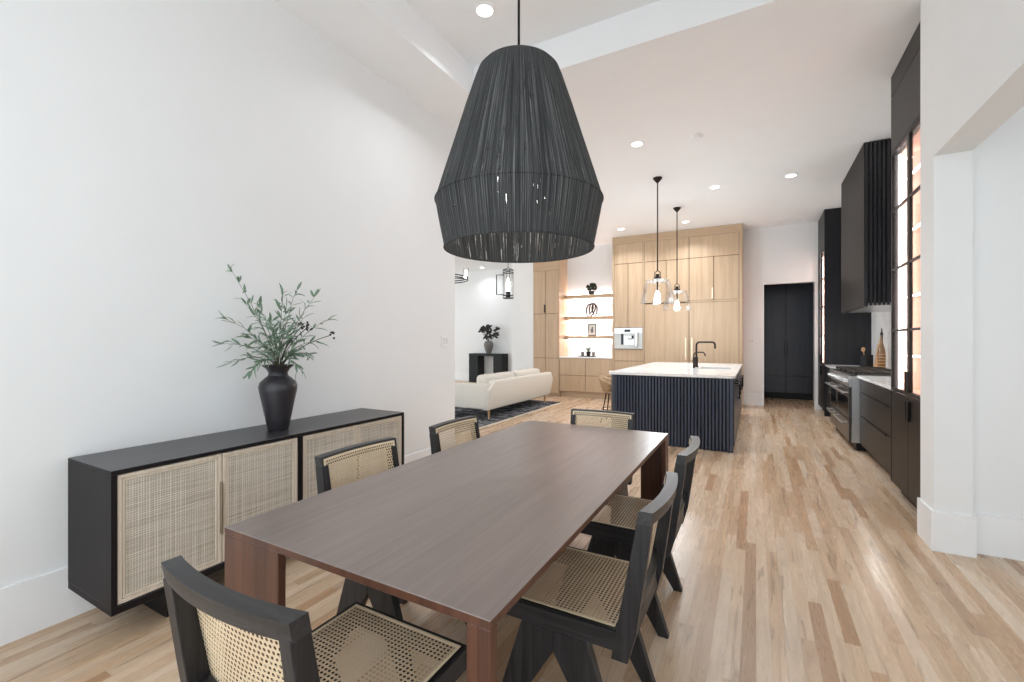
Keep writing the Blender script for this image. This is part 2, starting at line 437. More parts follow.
# light switches
def switch(label, c, ax):
    t = thing('light_switch', label, 'light switch', c)
    if ax == 0:
        box(c[0], c[0]+.006, c[1]-.058, c[1]+.058, c[2]-.058, c[2]+.058, .002).build('wall_plate', M['trim'], t)
        for k in (-.025, .025): box(c[0]+.006, c[0]+.011, c[1]+k-.016, c[1]+k+.016, c[2]-.033, c[2]+.033, .002).build('rocker', M['white'], t)
    else:
        box(c[0]-.058, c[0]+.058, c[1]-.006, c[1], c[2]-.058, c[2]+.058, .002).build('wall_plate', M['trim'], t)
        for k in (-.025, .025): box(c[0]+k-.016, c[0]+k+.016, c[1]-.011, c[1]-.006, c[2]-.033, c[2]+.033, .002).build('rocker', M['white'], t)
switch('white double rocker light switch near the end of the left dining wall', (XL+.001, 3.8, 1.33), 0)
switch('white double rocker light switch on the far wall left of the dark pantry', (-.09, YB-.001, 1.33), 1)

# ------------------------------------------------------------------ dining table
T = thing('dining_table', 'long rectangular walnut dining table with plank legs', 'table', (-.968, 1.852, 0))
ax0, ax1, ay0, ay1 = -1.455, -.482, .786, 2.921
tt = MB().box(ax0, ax1, ay0, ay1, .7285, .75, .0015).build('tabletop', M['walnut_top_sheen'], T)
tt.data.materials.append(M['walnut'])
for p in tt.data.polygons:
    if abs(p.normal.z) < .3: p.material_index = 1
lg = MB().box(ax0, -1.186, ay0, ay0+.024, 0, .7285, .0015); lg.box(ax0, ax0+.024, ay0+.024, ay0+.10, 0, .7285, .0015); lg.build('leg', M['walnut'], T)
lg = MB().box(-.542, -.513, ay0, ay0+.03, 0, .7285, .0015); lg.box(-.513, ax1, ay0, ay0+.03, 0, .7285, .0015); lg.build('leg', M['walnut'], T)
lg = MB().box(-.648, ax1, ay1-.024, ay1, 0, .7285, .0015); lg.box(ax1-.024, ax1, ay1-.1, ay1-.024, 0, .7285, .0015); lg.build('leg', M['walnut'], T)
MB().box(ax0, -1.39, ay1-.03, ay1, 0, .7285, .0015).build('leg', M['walnut'], T)
ap = MB().box(-1.25, -.69, 1.02, 1.05, .70, .7285); ap.box(-1.25, -.69, 2.62, 2.65, .70, .7285); ap.box(-1.0, -.94, 1.05, 2.62, .70, .7285)
ap.build('under_rail', M['walnut'], T)

# ------------------------------------------------------------------ chairs (local: faces +y)
HW = .228
def make_chair(label):
    t = thing('dining_chair', label, 'chair', (0, 0, 0), 0, 'cane dining chairs around the table')
    B = lambda mb, n, m, p=t: mb.build(n, m, p, world=False)
    # seat: rail frame and inset cane
    f = MB()
    for s in (-1, 1):
        a, b = sorted((s*HW, s*(HW-.034)))
        f.box(a, b, -.235, .25, .388, .447, .002)
    f.box(-HW+.034, HW-.034, .218, .25, .395, .447, .002); f.box(-HW+.034, HW-.034, -.25, -.215, .395, .447, .002)
    B(f, 'seat_frame', M['ash_y'])
    st = MB()
    for s in (-1, 1):
        a, b = sorted((s*(HW-.004), s*(HW-.016)))
        st.box(a, b, -.212, .244, .447, .453)
    st.box(-HW+.016, HW-.016, .232, .244, .447, .453); st.box(-HW+.016, HW-.016, -.212, -.2, .447, .453)
    B(st, 'seat_rim', M['black'])
    x, y0, y1 = HW-.016, -.2, .232
    B(MB().faces([(-x, y0, .452), (x, y0, .452), (x, y1, .452), (-x, y1, .452)], [(0, 1, 2, 3)]), 'seat', M['seatcane'])
    sb = MB(); e = .009
    for (xa, xb, ya, yb2) in ((-x, x, y1-e, y1), (-x, -x+e, y0, y1-e), (x-e, x, y0, y1-e)):
        sb.box(xa, xb, ya, yb2, .4525, .4545)
    B(sb, 'seat_binding', M['binding'])
    # back posts, leaning back
    def yb(z): return -.192-(z-.36)*.18     # front face of the post
    for s in (-1, 1):
        a, b = sorted((s*HW, s*(HW-.036)))
        zz = [.362, .45, .62, .79]; dep = [.05, .058, .052, .044]
        poly = [(yb(z), z) for z in zz]+[(yb(z)-d, z) for z, d in reversed(list(zip(zz, dep)))]
        B(MB().prism(poly, a, b, 0, .002), 'back_post', M['ash_z'])
    # curved rails
    def rail(z0, z1, th, bow, x0, n=14):
        mb = MB(); v = []; fc = []
        for i in range(n+1):
            q = -1+2*i/n; xx = q*x0; k = bow*(1-q*q)
            for (z, dy) in ((z0, 0), (z1, 0), (z1, -th), (z0, -th)): v.append((xx, yb(z)-k+dy, z))
        for i in range(n):
            for j in range(4): fc.append((i*4+j, i*4+(j+1) % 4, i*4+4+(j+1) % 4, i*4+4+j))
        fc += [(0, 1, 2, 3), (n*4+3, n*4+2, n*4+1, n*4)]
        return mb._new(v, fc)
    B(rail(.788, .828, .04, .026, HW), 'top_rail', M['ash_x'])
    B(rail(.475, .535, .026, .026, HW-.036), 'lower_rail', M['ash_x'])
    def sheet(x0, x1, z0, z1, off, n=14):
        v = []; fc = []
        for i in range(n+1):
            xx = x0+(x1-x0)*i/n; q = xx/HW; k = .026*(1-q*q)
            v += [(xx, yb(z0)-k+off, z0), (xx, yb(z1)-k+off, z1)]
        for i in range(n): fc.append((2*i, 2*i+2, 2*i+3, 2*i+1))
        return v, fc
    xa = HW-.014
    B(MB()._new(*sheet(-xa, xa, .49, .816, .0012)), 'backrest', M['backcane'])
    bn = MB()
    for (x0, x1, z0, z1) in ((-xa, xa, .808, .818), (-xa, xa, .488, .498), (-xa, -xa+.01, .498, .808), (xa-.01, xa, .498, .808)):
        v, fc = sheet(x0, x1, z0, z1, .0022); bn._new(v, fc)
    B(bn, 'cane_binding', M['binding'])
    # compass legs
    for s in (-1, 1):
        a, b = sorted((s*(HW-.001), s*(HW-.035)))
        B(MB().prism([(0, .318), (0, .388), (.115, .388), (.24, 0), (.196, 0)], a, b, 0, .002), 'leg', M['ash_z'])
        B(MB().prism([(0, .318), (-.196, 0), (-.24, 0), (-.115, .388), (0, .388)], a, b, 0, .002), 'leg', M['ash_z'])
    B(MB().box(-HW+.035, HW-.035, -.02, .02, .335, .385, .002), 'stretcher', M['ash_x'])
    return t
ch = make_chair('nearest dining chair at the head of the table with its back to the viewer')
ch.location = (-.955, .818, 0)
dup(ch, (-.58, 1.56, 0), PI/2, 'dark cane chair on the right long side of the table, nearer of the two')
dup(ch, (-.582, 2.30, 0), PI/2, 'dark cane chair on the right long side of the table, farther of the two')
dup(ch, (-1.365, 1.51, 0), -PI/2, 'dark cane chair in front of the sideboard at the left side of the table')
dup(ch, (-1.362, 2.275, 0), -PI/2, 'dark cane chair on the left side of the table, beyond the sideboard end')
dup(ch, (-.967, 2.81, 0), PI, 'dark cane chair at the far end of the table facing the viewer, before the island')

# ------------------------------------------------------------------ sideboard
SX0, SX1, SY0, SY1, SZ0, SZ1 = -2.882, -2.418, .844, 2.652, .148, .772
S = thing('sideboard', 'long low black-stained sideboard with four woven wicker doors against the left wall', 'sideboard', ((SX0+SX1)/2, 1.748, 0))
b = MB(); th = .021; tb = .034
b.box(SX0, SX1, SY0, SY1, SZ1-th, SZ1, .0015); b.box(SX0, SX1, SY0, SY1, SZ0, SZ0+tb, .0015)
tb_ = b.build('top_and_base', M['board'], S)
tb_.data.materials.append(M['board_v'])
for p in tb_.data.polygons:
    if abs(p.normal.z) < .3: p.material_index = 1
b = MB(); b.box(SX0, SX1, SY0, SY0+th, SZ0+tb, SZ1-th); b.box(SX0, SX1, SY1-th, SY1, SZ0+tb, SZ1-th)
b.box(SX0, SX1, (SY0+SY1)/2-.015, (SY0+SY1)/2+.015, SZ0+tb, SZ1-th); b.box(SX0, SX0+.012, SY0+th, SY1-th, SZ0+tb, SZ1-th)
b.build('side_and_divider', M['board_v'], S)
ym = (SY0+SY1)/2
for (a, e) in ((SY0+th, ym-.015), (ym+.015, SY1-th)):
    mm = (a+e)/2
    for (y0, y1, hs) in ((a+.002, mm-.002, 1), (mm+.002, e-.002, -1)):
        z0, z1 = SZ0+tb+.003, SZ1-th-.003; X = SX1-.004
        fr = MB(); q = .017
        fr.box(X-.02, X, y0, y1, z0, z0+q, .002); fr.box(X-.02, X, y0, y1, z1-q, z1, .002)
        fr.box(X-.02, X, y0, y0+q, z0+q, z1-q, .002); fr.box(X-.02, X, y1-q, y1, z0+q, z1-q, .002)
        d = fr.build('door', M['bleach'], S)
        bd = MB(); q2 = .029
        for (p, r) in ((q+.001, q2),):
            bd.box(X-.012, X-.003, y0+p, y1-p, z0+p, z0+r, .002); bd.box(X-.012, X-.003, y0+p, y1-p, z1-r, z1-p, .002)
            bd.box(X-.012, X-.003, y0+p, y0+r, z0+r, z1-r, .002); bd.box(X-.012, X-.003, y1-r, y1-p, z0+r, z1-r, .002)
        bd.build('beading', M['bleach'], d)
        box(X-.016, X-.008, y0+q2, y1-q2, z0+q2, z1-q2).build('wicker_panel', M['weave'], d)
        if hs == 1:
            h = MB(); h.box(X+.0, X+.012, y1-.010, y1-.001, .335, .605, .002)
            h.build('handle', M['pewter'], d)
for y in (1.075, 2.40):
    b = MB(); b.box(-2.73, -2.484, y, y+.022, 0, SZ0, .001); b.box(-2.506, -2.484, y+.022, y+.06, 0, SZ0, .001)
    b.build('leg', M['black'], S)

# vase with olive branches
va = MB(); va.cap = False
prof = [(.0, .0), (.060, 0), (.066, .006), (.082, .08), (.103, .18), (.118, .245), (.121, .275), (.113, .30), (.085, .325), (.062, .343), (.060, .36), (.075, .385), (.098, .402), (.100, .408), (.094, .408), (.066, .385), (.050, .36), (.052, .34), (.1, .29), (.1, .2), (.05, .02), (0, .02)]
VX, VY = -2.64, 1.75
o = va.lathe([(r*.91, z) for r, z in prof], (VX, VY, SZ1), 40).build('vase', M['vase'], None, True)
tag(o, 'tall dark charcoal ceramic vase standing on the sideboard', 'vase')
br = thing('olive_branches', 'green olive branches spreading out of the tall charcoal vase', 'branches', (VX, VY, SZ1+.3))
TIPS = [(-2.8,1.534,1.796),(-2.75,1.595,1.581),(-2.78,1.5,1.48),(-2.76,1.472,1.325),(-2.72,1.49,1.207),(-2.7,1.657,1.559),(-2.6,1.756,1.638),(-2.72,1.946,1.71),(-2.6,2.002,1.662),(-2.55,2.066,1.488),(-2.45,1.894,1.337),(-2.5,1.802,1.162),(-2.62,1.56,1.153),(-2.5,1.606,1.466),(-2.45,1.527,1.308),(-2.72,1.999,1.51),(-2.66,1.82,1.56),(-2.55,1.66,1.26),(-2.58,1.93,1.25),(-2.7,1.6,1.36),(-2.52,1.72,1.4),(-2.6,1.68,1.44),(-2.68,1.86,1.42),(-2.5,1.86,1.25),(-2.54,1.58,1.22)]
rng = random.Random(11)
def leafblade(mb, p, d, nrm, ln, wd, cv=1.0):
    d = d.normalized(); s = d.cross(nrm).normalized(); u = s.cross(d).normalized()
    pts = []
    for t, wv, dz in ((0, .0, 0), (.25, .75, .03), (.55, 1, .02), (.82, .6, -.05), (1, 0, -.14)):
        c0 = p+d*ln*t+u*ln*dz*cv
        pts.append((c0-s*wd*wv+u*wd*.35*wv, c0-u*wd*.1, c0+s*wd*wv+u*wd*.35*wv))
    v = [tuple(q) for tr in pts for q in tr]; f = []
    for i in range(4):
        for j in range(2):
            a = i*3+j; f.append((a, a+1, a+4, a+3))
    t = mb.b; vs = [t.verts.new(x) for x in v]
    for q in f:
        if len({tuple(round(c, 6) for c in v[i]) for i in q}) >= 3:
            try: t.faces.new([vs[i] for i in q])
            except ValueError: pass
for i, tp in enumerate(TIPS):
    a = Vector((VX+rng.uniform(-.012, .012), VY+rng.uniform(-.012, .012), SZ1+.28)); e = Vector(tp); bs = Vector((VX, VY, SZ1+.42)); e = bs+(e-bs)*.92
    p1 = Vector((VX+rng.uniform(-.01, .01), VY+rng.uniform(-.01, .01), SZ1+.43))
    p2 = Vector((VX+(e.x-VX)*.4, VY+(e.y-VY)*.4, SZ1+.50+.45*max(0, (e.z-SZ1-.45))))
    pts = []
    for k in range(13):
        t = k/12; q = a*(1-t)**3+p1*3*t*(1-t)**2+p2*3*t*t*(1-t)+e*t**3
        w_ = .004*min(1, max(0, (k-5)/3))
        pts.append(q+Vector((rng.uniform(-w_, w_), rng.uniform(-w_, w_), 0)))
    st = MB().tube(pts, [.0032-.0022*k/12 for k in range(13)], 5).build('branch', M['stem'], br)
    fm = MB()
    for k in range(6, 13):
        for sd in ((-1, 1) if k < 12 else (0, -1, 1)):
            if rng.random() < .1: continue
            if i == 0 and k < 8: continue
            d = (pts[min(k+1, 12)]-pts[k-1]).normalized()
            sdv = d.cross(Vector((rng.uniform(-.5, .5), rng.uniform(-.5, .5), 1))).normalized()
            dd = d*rng.uniform(.5, .95)+sdv*sd*rng.uniform(.5, .95)+Vector((0, 0, rng.uniform(-.45, .3)))
            if pts[k].x+dd.normalized().x*.08 < -2.885: dd.x = abs(dd.x)
            leafblade(fm, pts[k], dd, Vector((rng.uniform(-1, 1), rng.uniform(-1, 1), 1.0)).normalized(), rng.uniform(.055, .10), rng.uniform(.0055, .0095), rng.uniform(-1, 3))
    fm.build('leaves', M['leaf'], st, True)
# bare dark twigs in the bouquet
for e in ((-2.5, 1.86, 1.42), (-2.52, 2.05, 1.37), (-2.6, 1.9, 1.44)):
    e = Vector(e); a = Vector((VX, VY, SZ1+.3)); m1 = Vector((VX, VY, SZ1+.5))
    pts = [a*(1-t)**2+m1*2*t*(1-t)+e*t*t for t in [k/10 for k in range(11)]]
    o = MB().tube(pts, .0028, 5).build('twig', M['twigdark'], br)
    cl = MB()
    for k in range(7): cl.ball(e+Vector((rng.uniform(-.03, .03), rng.uniform(-.03, .03), rng.uniform(-.025, .02))), .008, sub=1)
    cl.build('seed_cluster', M['twigdark'], o)

# ------------------------------------------------------------------ big thread pendant
PX, PYY = -.978, 1.85
P = thing('pendant_lamp', 'large charcoal thread-wrapped pendant lamp hanging over the dining table', 'lamp', (PX, PYY, 1.76))
n = 96
s1 = MB(); s1.cap = False
s1.lathe([(.388, 1.978), (.350, 2.1), (.302, 2.25), (.252, 2.41), (.205, 2.55), (.190, 2.588), (.172, 2.608), (.150, 2.616)], (PX, PYY, 0), n)
s1.build('shade', M['thread'], P, True)
s2 = MB(); s2.cap = False
s2.lathe([(.346, 1.762), (.368, 1.87), (.388, 1.978)], (PX, PYY, 0), n)
s2.build('shade_skirt', M['thread'], P, True)
ring = lambda r, z: [(PX+r*math.cos(2*PI*k/64), PYY+r*math.sin(2*PI*k/64), z) for k in range(64)]
for r, z, q in ((.388, 1.978, .004), (.346, 1.762, .005), (.152, 2.616, .004)):
    MB().tube(ring(r, z), q, 8, True).build('rim', M['thread'], P, True)
MB().lathe([(0, 2.612), (.15, 2.612), (.15, 2.618), (.0, 2.618)], (PX, PYY, 0), 48).build('top_disc', M['thread'], P)
MB().tube([(PX, PYY, 2.3), (PX, PYY, 3.92)], .006, 10).build('rod', M['blackmetal'], P)
MB().lathe([(0, 3.905), (.06, 3.908), (.068, 3.925), (.068, 3.944), (0, 3.944)], (PX, PYY, 0), 32).build('canopy', M['blackmetal'], P, True)
ar = MB()
for k in range(4):
    a = PI/4+k*PI/2+.35; ex, ey = PX+.13*math.cos(a), PYY+.13*math.sin(a)
    ar.tube([(PX, PYY, 2.3), (PX+.08*math.cos(a), PYY+.08*math.sin(a), 2.2), (ex, ey, 2.16)], .006, 8)
    ar.tube([(ex, ey, 2.16), (ex, ey, 2.07)], .014, 12)
ar.build('lamp_arm', M['blackmetal'], P)
for k in range(4):
    a = PI/4+k*PI/2+.35; ex, ey = PX+.13*math.cos(a), PYY+.13*math.sin(a)
    MB().lathe([(0, 2.0), (.016, 2.005), (.024, 2.025), (.02, 2.05), (.012, 2.07), (0, 2.07)], (ex, ey, 0), 16).build('bulb', M['glow'], P, True)

lamp('POINT', (PX, PYY, 2.03), 2.5, P, .06, (1, .96, .92))

# ------------------------------------------------------------------ recessed lights
def can(x, y, z, label, power):
    t = thing('ceiling_light', label, 'ceiling light', (x, y, z), 0, 'recessed ceiling lights')
    MB().lathe([(.062, 0), (.085, 0), (.085, -.004), (.07, -.010), (.062, -.006)], (x, y, z), 32, True).build('trim_ring', M['trim'], t, True)
    MB().lathe([(0, -.003), (.062, -.003), (.062, -.0045), (0, -.0045)], (x, y, z), 32).build('lens', M['canglow'], t)
    if power: lamp('AREA', (x, y, z-.02), power, t, .12, (.9, .95, 1), spread=2.3)
    return t
CANP = 14
can(-1.88, 2.98, TZ, 'recessed light in the raised tray ceiling, top of the picture left of the big pendant', 8)
can(-1.234, 5.32, CH, 'recessed light in the ceiling between the big pendant and the nearer glass pendant', CANP)
can(-.544, 7.375, CH, 'recessed light left of the range hood, right of the two glass pendant canopies', CANP)
can(.431, 7.377, CH, 'recessed light closest to the dark range hood', CANP)
can(-1.206, 9.25, CH, 'recessed light above the tall oak cabinets, right of the glass pendants', CANP)
can(-2.461, 9.2, CH, 'recessed light above the left end of the tall oak cabinets', CANP)
can(-7.6, 11.9, CH, 'recessed light by the far white wall of the living room, above the black console', 5)
t = thing('smoke_detector', 'small round white smoke detector on the kitchen ceiling', 'smoke detector', (-.588, 5.44, CH))
MB().lathe([(0, -.03), (.045, -.03), (.055, -.02), (.06, 0), (0, 0)], (-.588, 5.44, CH), 32).build('cover', M['ceil'], t, True)
MB().lathe([(0, -.034), (.012, -.034), (.012, -.028), (0, -.028)], (-.588, 5.44, CH), 16).build('button', M['ceil'], t, True)
t = thing('air_vent', 'white slotted air vent in the ceiling near the far wall', 'vent', (.573, 10.08, CH))
b = MB(); x, y = .573, 10.08
b.box(x-.2, x+.2, y-.075, y-.06, CH-.008, CH); b.box(x-.2, x+.2, y+.06, y+.075, CH-.008, CH); b.box(x-.2, x-.185, y-.06, y+.06, CH-.008, CH); b.box(x+.185, x+.2, y-.06, y+.06, CH-.008, CH)
b.build('frame', M['trim'], t)
for k in range(5): box(x-.185, x+.185, y-.048+k*.022, y-.04+k*.022, CH-.007, CH).build('slat', M['trim'], t)
box(x-.185, x+.185, y-.06, y+.06, CH-.0012, CH-.0002).build('duct', M['black'], t)

# ------------------------------------------------------------------ island
IX0, IX1, IY0, IY1 = -1.73, -.225, 5.87, 9.06
I = thing('kitchen_island', 'navy-stained kitchen island with a vertically fluted front', 'kitchen island', ((IX0+IX1)/2, (IY0+IY1)/2, 0))
MB().prism(rrect(IX0+.035, IX1-.02, IY0+.045, IY1-.03, .06), .06, .885).build('body', M['black'], I, True)  # black core stands in for the shade between the flutes
MB().prism(rrect(IX0+.06, IX1-.06, IY0+.08, IY1-.08, .05), 0, .06).build('plinth', M['black'], I)
N = 35; x0, x1 = IX0+.075, IX1-.05
fl = MB(); pw = (x1-x0)/N
for k in range(N):
    a = x0+k*pw
    fl.prism([(a+.007, IY0+.05), (a+.007, IY0+.016), (a+.010, IY0+.012), (a+pw-.010, IY0+.012), (a+pw-.007, IY0+.016), (a+pw-.007, IY0+.05)], .004, .885)
fl.build('fluted_front', M['navy'], I)
MB().prism(rrect(IX0+.012, IX0+.12, IY0+.012, IY0+.3, .05, 8), .003, .885).build('corner_panel', M['navy_side'], I, True)
MB().box(IX1-.05, IX1-.012, IY0+.012, IY0+.05, .003, .885, .003).build('corner_post', M['navy'], I)
ys = [IY0+.06, 6.62, 7.22, 7.92, 8.5, 9.02]
for k in range(5):
    d = box(IX1-.02, IX1-.002, ys[k]+.002, ys[k+1]-.002, .07, .86, .002).build('door', M['navy_side'], I)
    if k in (0,):
        h = MB(); h.tube([(IX1+.035, 6.03, .815), (IX1+.035, 6.57, .815)], .011, 10)
        for y in (6.06, 6.54): h.tube([(IX1-.004, y, .815), (IX1+.035, y, .815)], .009, 8)
        h.build('handle', M['blackmetal'], d)
    else:
        h = MB(); ym = ys[k]+.08
        h.tube([(IX1+.03, ym, .55), (IX1+.03, ym, .75)], .007, 8)
        for z in (.57, .73): h.tube([(IX1-.004, ym, z), (IX1+.03, ym, z)], .006, 8)
        h.build('handle', M['blackmetal'], d)
# countertop with a real sink opening
KX0, KX1, KY0, KY1 = -.76, -.33, 7.18, 7.72
def slab_hole(outer, inner, z0, z1):
    t = bmesh.new()
    def loop(p, z):
        vs = [t.verts.new((a, b, z)) for a, b in p]
        return vs, [t.edges.new((vs[i], vs[(i+1) % len(vs)])) for i in range(len(vs))]
    for z in (z0, z1):
        vo, eo = loop(outer, z); vi, ei = loop(inner, z)
        bmesh.ops.triangle_fill(t, use_beauty=True, use_dissolve=False, edges=eo+ei)
    t.verts.ensure_lookup_table()
    n, m = len(outer), len(inner)
    for i in range(n):
        j = (i+1) % n; t.faces.new([t.verts[q] for q in (i, j, n+m+j, n+m+i)])
    for i in range(m):
        j = (i+1) % m; t.faces.new([t.verts[q] for q in (n+j, n+i, 2*n+m+i, 2*n+m+j)])
    bmesh.ops.recalc_face_normals(t, faces=t.faces)
    mb = MB(); me = bpy.data.meshes.new('tmp'); t.to_mesh(me); t.free(); mb.b.from_mesh(me); bpy.data.meshes.remove(me)
    return mb
o = slab_hole(rrect(IX0-.015, IX1+.01, IY0-.012, IY1+.012, .06), rrect(KX0, KX1, KY0, KY1, .02), .885, .917).build('island_countertop', M['quartz'])
tag(o, 'white quartz countertop lying on the navy kitchen island', 'countertop')
t = thing('sink', 'dark sink set into the white island countertop', 'sink', ((KX0+KX1)/2, (KY0+KY1)/2, .884))
b = MB(); e = .004
b.box(KX0-.012, KX0+.0, KY0-.012, KY1+.012, .68, .884); b.box(KX1, KX1+.012, KY0-.012, KY1+.012, .68, .884)
b.box(KX0, KX1, KY0-.012, KY0, .68, .884); b.box(KX0, KX1, KY1, KY1+.012, .68, .884); b.box(KX0-.012, KX1+.012, KY0-.012, KY1+.012, .67, .68)
b.build('basin', M['black'], t)
MB().lathe([(0, .681), (.04, .681), (.045, .6835), (0, .6835)], ((KX0+KX1)/2, (KY0+KY1)/2, 0), 24).build('drain', M['steeldark'], t)
def faucet(name, label, x, y, h, reach, drop, r):
    t = thing(name, label, 'faucet', (x, y, .917))
    MB().lathe([(0, 0), (r*2.1, 0), (r*2.1, .012), (r*1.7, .02), (r*1.7, .16), (0, .16)], (x, y, .917), 20).build('base', M['bronze'], t, True)
    pts = [(x, y, .93), (x, y, .917+h-.05)]
    for k in range(1, 7):
        a = PI/2*k/6; pts.append((x+.05-.05*math.cos(a), y, .917+h-.05+.05*math.sin(a)))
    for k in range(0, 7):
        a = PI/2*k/6; pts.append((x+reach-.045+.045*math.sin(a), y, .917+h-.045+.045*math.cos(a)))
    pts.append((x+reach, y, .917+h-drop))
    MB().tube(pts, r, 12).build('spout', M['bronze'], t, True)
    MB().tube([(x, y+.02, 1.04), (x, y+.075, 1.065)], r*.5, 8).build('lever', M['bronze'], t)
    return t
faucet('faucet', 'tall dark bronze kitchen faucet beside the island sink', -.83, 7.6, .395, .27, .1, .0145)
faucet('water_tap', 'small dark bronze drinking water tap beside the tall faucet', -.84, 7.36, .24, .16, .06, .009)

# glass pendants
def gpend(x, y, label, zb=1.875):
    t = thing('glass_pendant', label, 'lamp', (x, y, zb), 0, 'glass pendants over the island')
    MB().lathe([(0, -.075), (.016, -.07), (.05, -.03), (.064, -.012), (.064, 0), (0, 0)], (x, y, CH), 28).build('canopy', M['bronze'], t, True)
    MB().tube([(x, y, zb+.46), (x, y, CH-.07)], .0085, 10).build('rod', M['bronze'], t)
    b = MB(); b.lathe([(0, .30), (.022, .30), (.022, .345), (.052, .345), (.052, .362), (.024, .366), (.024, .41), (0, .41)], (x, y, zb), 24)
    for s in (-1, 1): b.tube([(x+s*.036, y, zb+.36), (x+s*.036, y, zb+.435), (x, y, zb+.46)], .007, 8)
    b.build('socket', M['bronze'], t, True)
    MB().tube([(x, y, zb+.16), (x, y, zb+.30)], .012, 10).build('stem', M['bronze'], t)
    g = MB(); g.cap = False
    pr = [(.235, 0), (.236, .03), (.226, .1), (.202, .17), (.16, .325), (.11, .285), (.062, .325), (.05, .345)]
    g.lathe(pr, (x, y, zb), 40); g.build('glass_shade', M['glass'], t, True)
    MB().tube([(x+.235*math.cos(2*PI*k/48), y+.235*math.sin(2*PI*k/48), zb) for k in range(48)], .0028, 6, True).build('glass_rim', M['glass'], t, True)
    MB().lathe([(0, .055), (.022, .06), (.036, .085), (.034, .11), (.018, .145), (.014, .165), (0, .165)], (x, y, zb), 20).build('bulb', M['glow'], t, True)
    lamp('POINT', (x, y, zb+.02), 24, t, .05, (.87, .94, 1))
gpend(-1.234, 6.573, 'clear glass dome pendant over the island, nearer of the two')
gpend(-1.213, 8.219, 'clear glass dome pendant over the island, farther of the two')

# ------------------------------------------------------------------ rattan stool
t = thing('counter_stool', 'rattan shell counter stool with thin dark legs at the left side of the island', 'stool', (-2.06, 7.2, 0))
sx, sy = -2.06, 7.2
v = []; f = []; nu, nv = 16, 8
for i in range(nu+1):
    a = PI/2+PI*1.15*(i/nu-.5)*1.0+PI/2
    for j in range(nv+1):
        q = j/nv; rr = .12+.11*q**.6; hz = .50+.25*q**1.5*(.55+.45*math.cos((i/nu-.5)*PI))
        v.append((sx+rr*math.cos(a), sy+rr*math.sin(a)*1.05, hz))
for i in range(nu):
    for j in range(nv): a = i*(nv+1)+j; f.append((a, a+1, a+nv+2, a+nv+1))
o = MB()._new(v, f).build('shell_back', M['rattan'], t, True)
o.modifiers.new('s', 'SOLIDIFY').thickness = .014
MB().lathe([(0, .485), (.15, .485), (.18, .5), (.175, .518), (0, .522)], (sx, sy, 0), 28).build('seat', M['rattan'], t, True)
for a in range(4):
    q = PI/4+a*PI/2
    MB().tube([(sx+.12*math.cos(q), sy+.12*math.sin(q), .487), (sx+.22*math.cos(q), sy+.22*math.sin(q), 0)], [.011, .008], 8).build('leg', M['blackmetal'], t)
MB().tube([(sx+.185*math.cos(2*PI*k/32), sy+.185*math.sin(2*PI*k/32), .22) for k in range(32)], .006, 6, True).build('foot_ring', M['blackmetal'], t)

# ------------------------------------------------------------------ oak wall
YF = 9.9
def panel(mb_name, x0, x1, z0, z1, parent, mat=None, y=YF, handle=None):
    d = box(x0+.005, x1-.005, y, y+.02, z0+.005, z1-.005, .0015).build(mb_name, mat or M['oak'], parent)
    if handle:
        hx, hz0, hz1, m = handle
        h = MB(); h.box(hx-.014, hx+.014, y-.04, y-.018, hz0, hz1, .003)
        for z in (hz0+.03, hz1-.03): h.box(hx-.006, hx+.006, y-.02, y+.001, z-.008, z+.008)
        h.build('handle', m, d)
    return d
def unit(name, label, x0, x1, y=YF, top=CH-.003):
    t = thing(name, label, 'cabinet', ((x0+x1)/2, y+.28, 0))
    box(x0, x1, y+.022, YB-.003, .1, top).build('carcass', M['gapdark'], t)
    box(x0, x1, y+.07, YB-.003, 0.001, .1).build('toe_kick', M['oak_h'], t)
    box(x0, x1, y-.004, y+.0215, 3.5, top).build('fascia', M['oak_h'], t)
    return t
U = unit('coffee_cabinet', 'tall oak cabinet holding the built-in coffee machine', -2.822, -2.165)
box(-2.822, -2.80, YF-.003, YF+.0215, .1, 3.5).build('end_panel', M['oak'], U)
box(-2.845, -2.823, YF-.003, YB-.003, .001, CH-.003).build('side_panel', M['oak'], U)
panel('upper_door', -2.80, -2.165, 3.05, 3.5, U)
panel('door', -2.80, -2.492, 1.625, 3.05, U); panel('door', -2.492, -2.165, 1.625, 3.05, U)
panel('drawer', -2.80, -2.165, .885, 1.15, U); panel('drawer', -2.80, -2.165, .5, .885, U); panel('drawer', -2.80, -2.165, .1, .5, U)
cm = thing('coffee_machine', 'steel built-in coffee machine in the oak cabinet wall', 'coffee machine', (-2.48, YF, 1.155))
a0, a1, z0, z1 = -2.795, -2.17, 1.157, 1.62
box(a0, a1, YF-.002, YF+.0215, z0, z1, .002).build('housing', M['steel'], cm)
box(a0, a1, YF-.022, YF-.0025, z1-.125, z1, .003).build('control_panel', M['steel'], cm)
box(a0+.23, a0+.36, YF-.0232, YF-.0222, z1-.09, z1-.035).build('display', M['ovenglass'], cm)
b = MB(); b.box(a0, a0+.15, YF-.018, YF-.0025, z0, z1-.13, .002); b.box(a0+.44, a1, YF-.018, YF-.0025, z0, z1-.13, .002); b.box(a0+.15, a0+.44, YF-.018, YF-.0025, z0, z0+.09, .002); b.box(a0+.21, a0+.44, YF-.018, YF-.0025, z1-.17, z1-.13, .002)
b.build('front_panel', M['satin'], cm)
box(a0+.15, a0+.205, YF-.014, YF-.003, z0+.09, z1-.13).build('water_window', M['ovenglass'], cm)
box(a0+.39, a0+.425, YF-.04, YF-.003, z1-.24, z1-.17, .004).build('spout', M['blackmetal'], cm)
box(a0+.30, a0+.39, YF-.03, YF-.003, z1-.255, z1-.235, .003).build('spout_bar', M['steeldark'], cm)
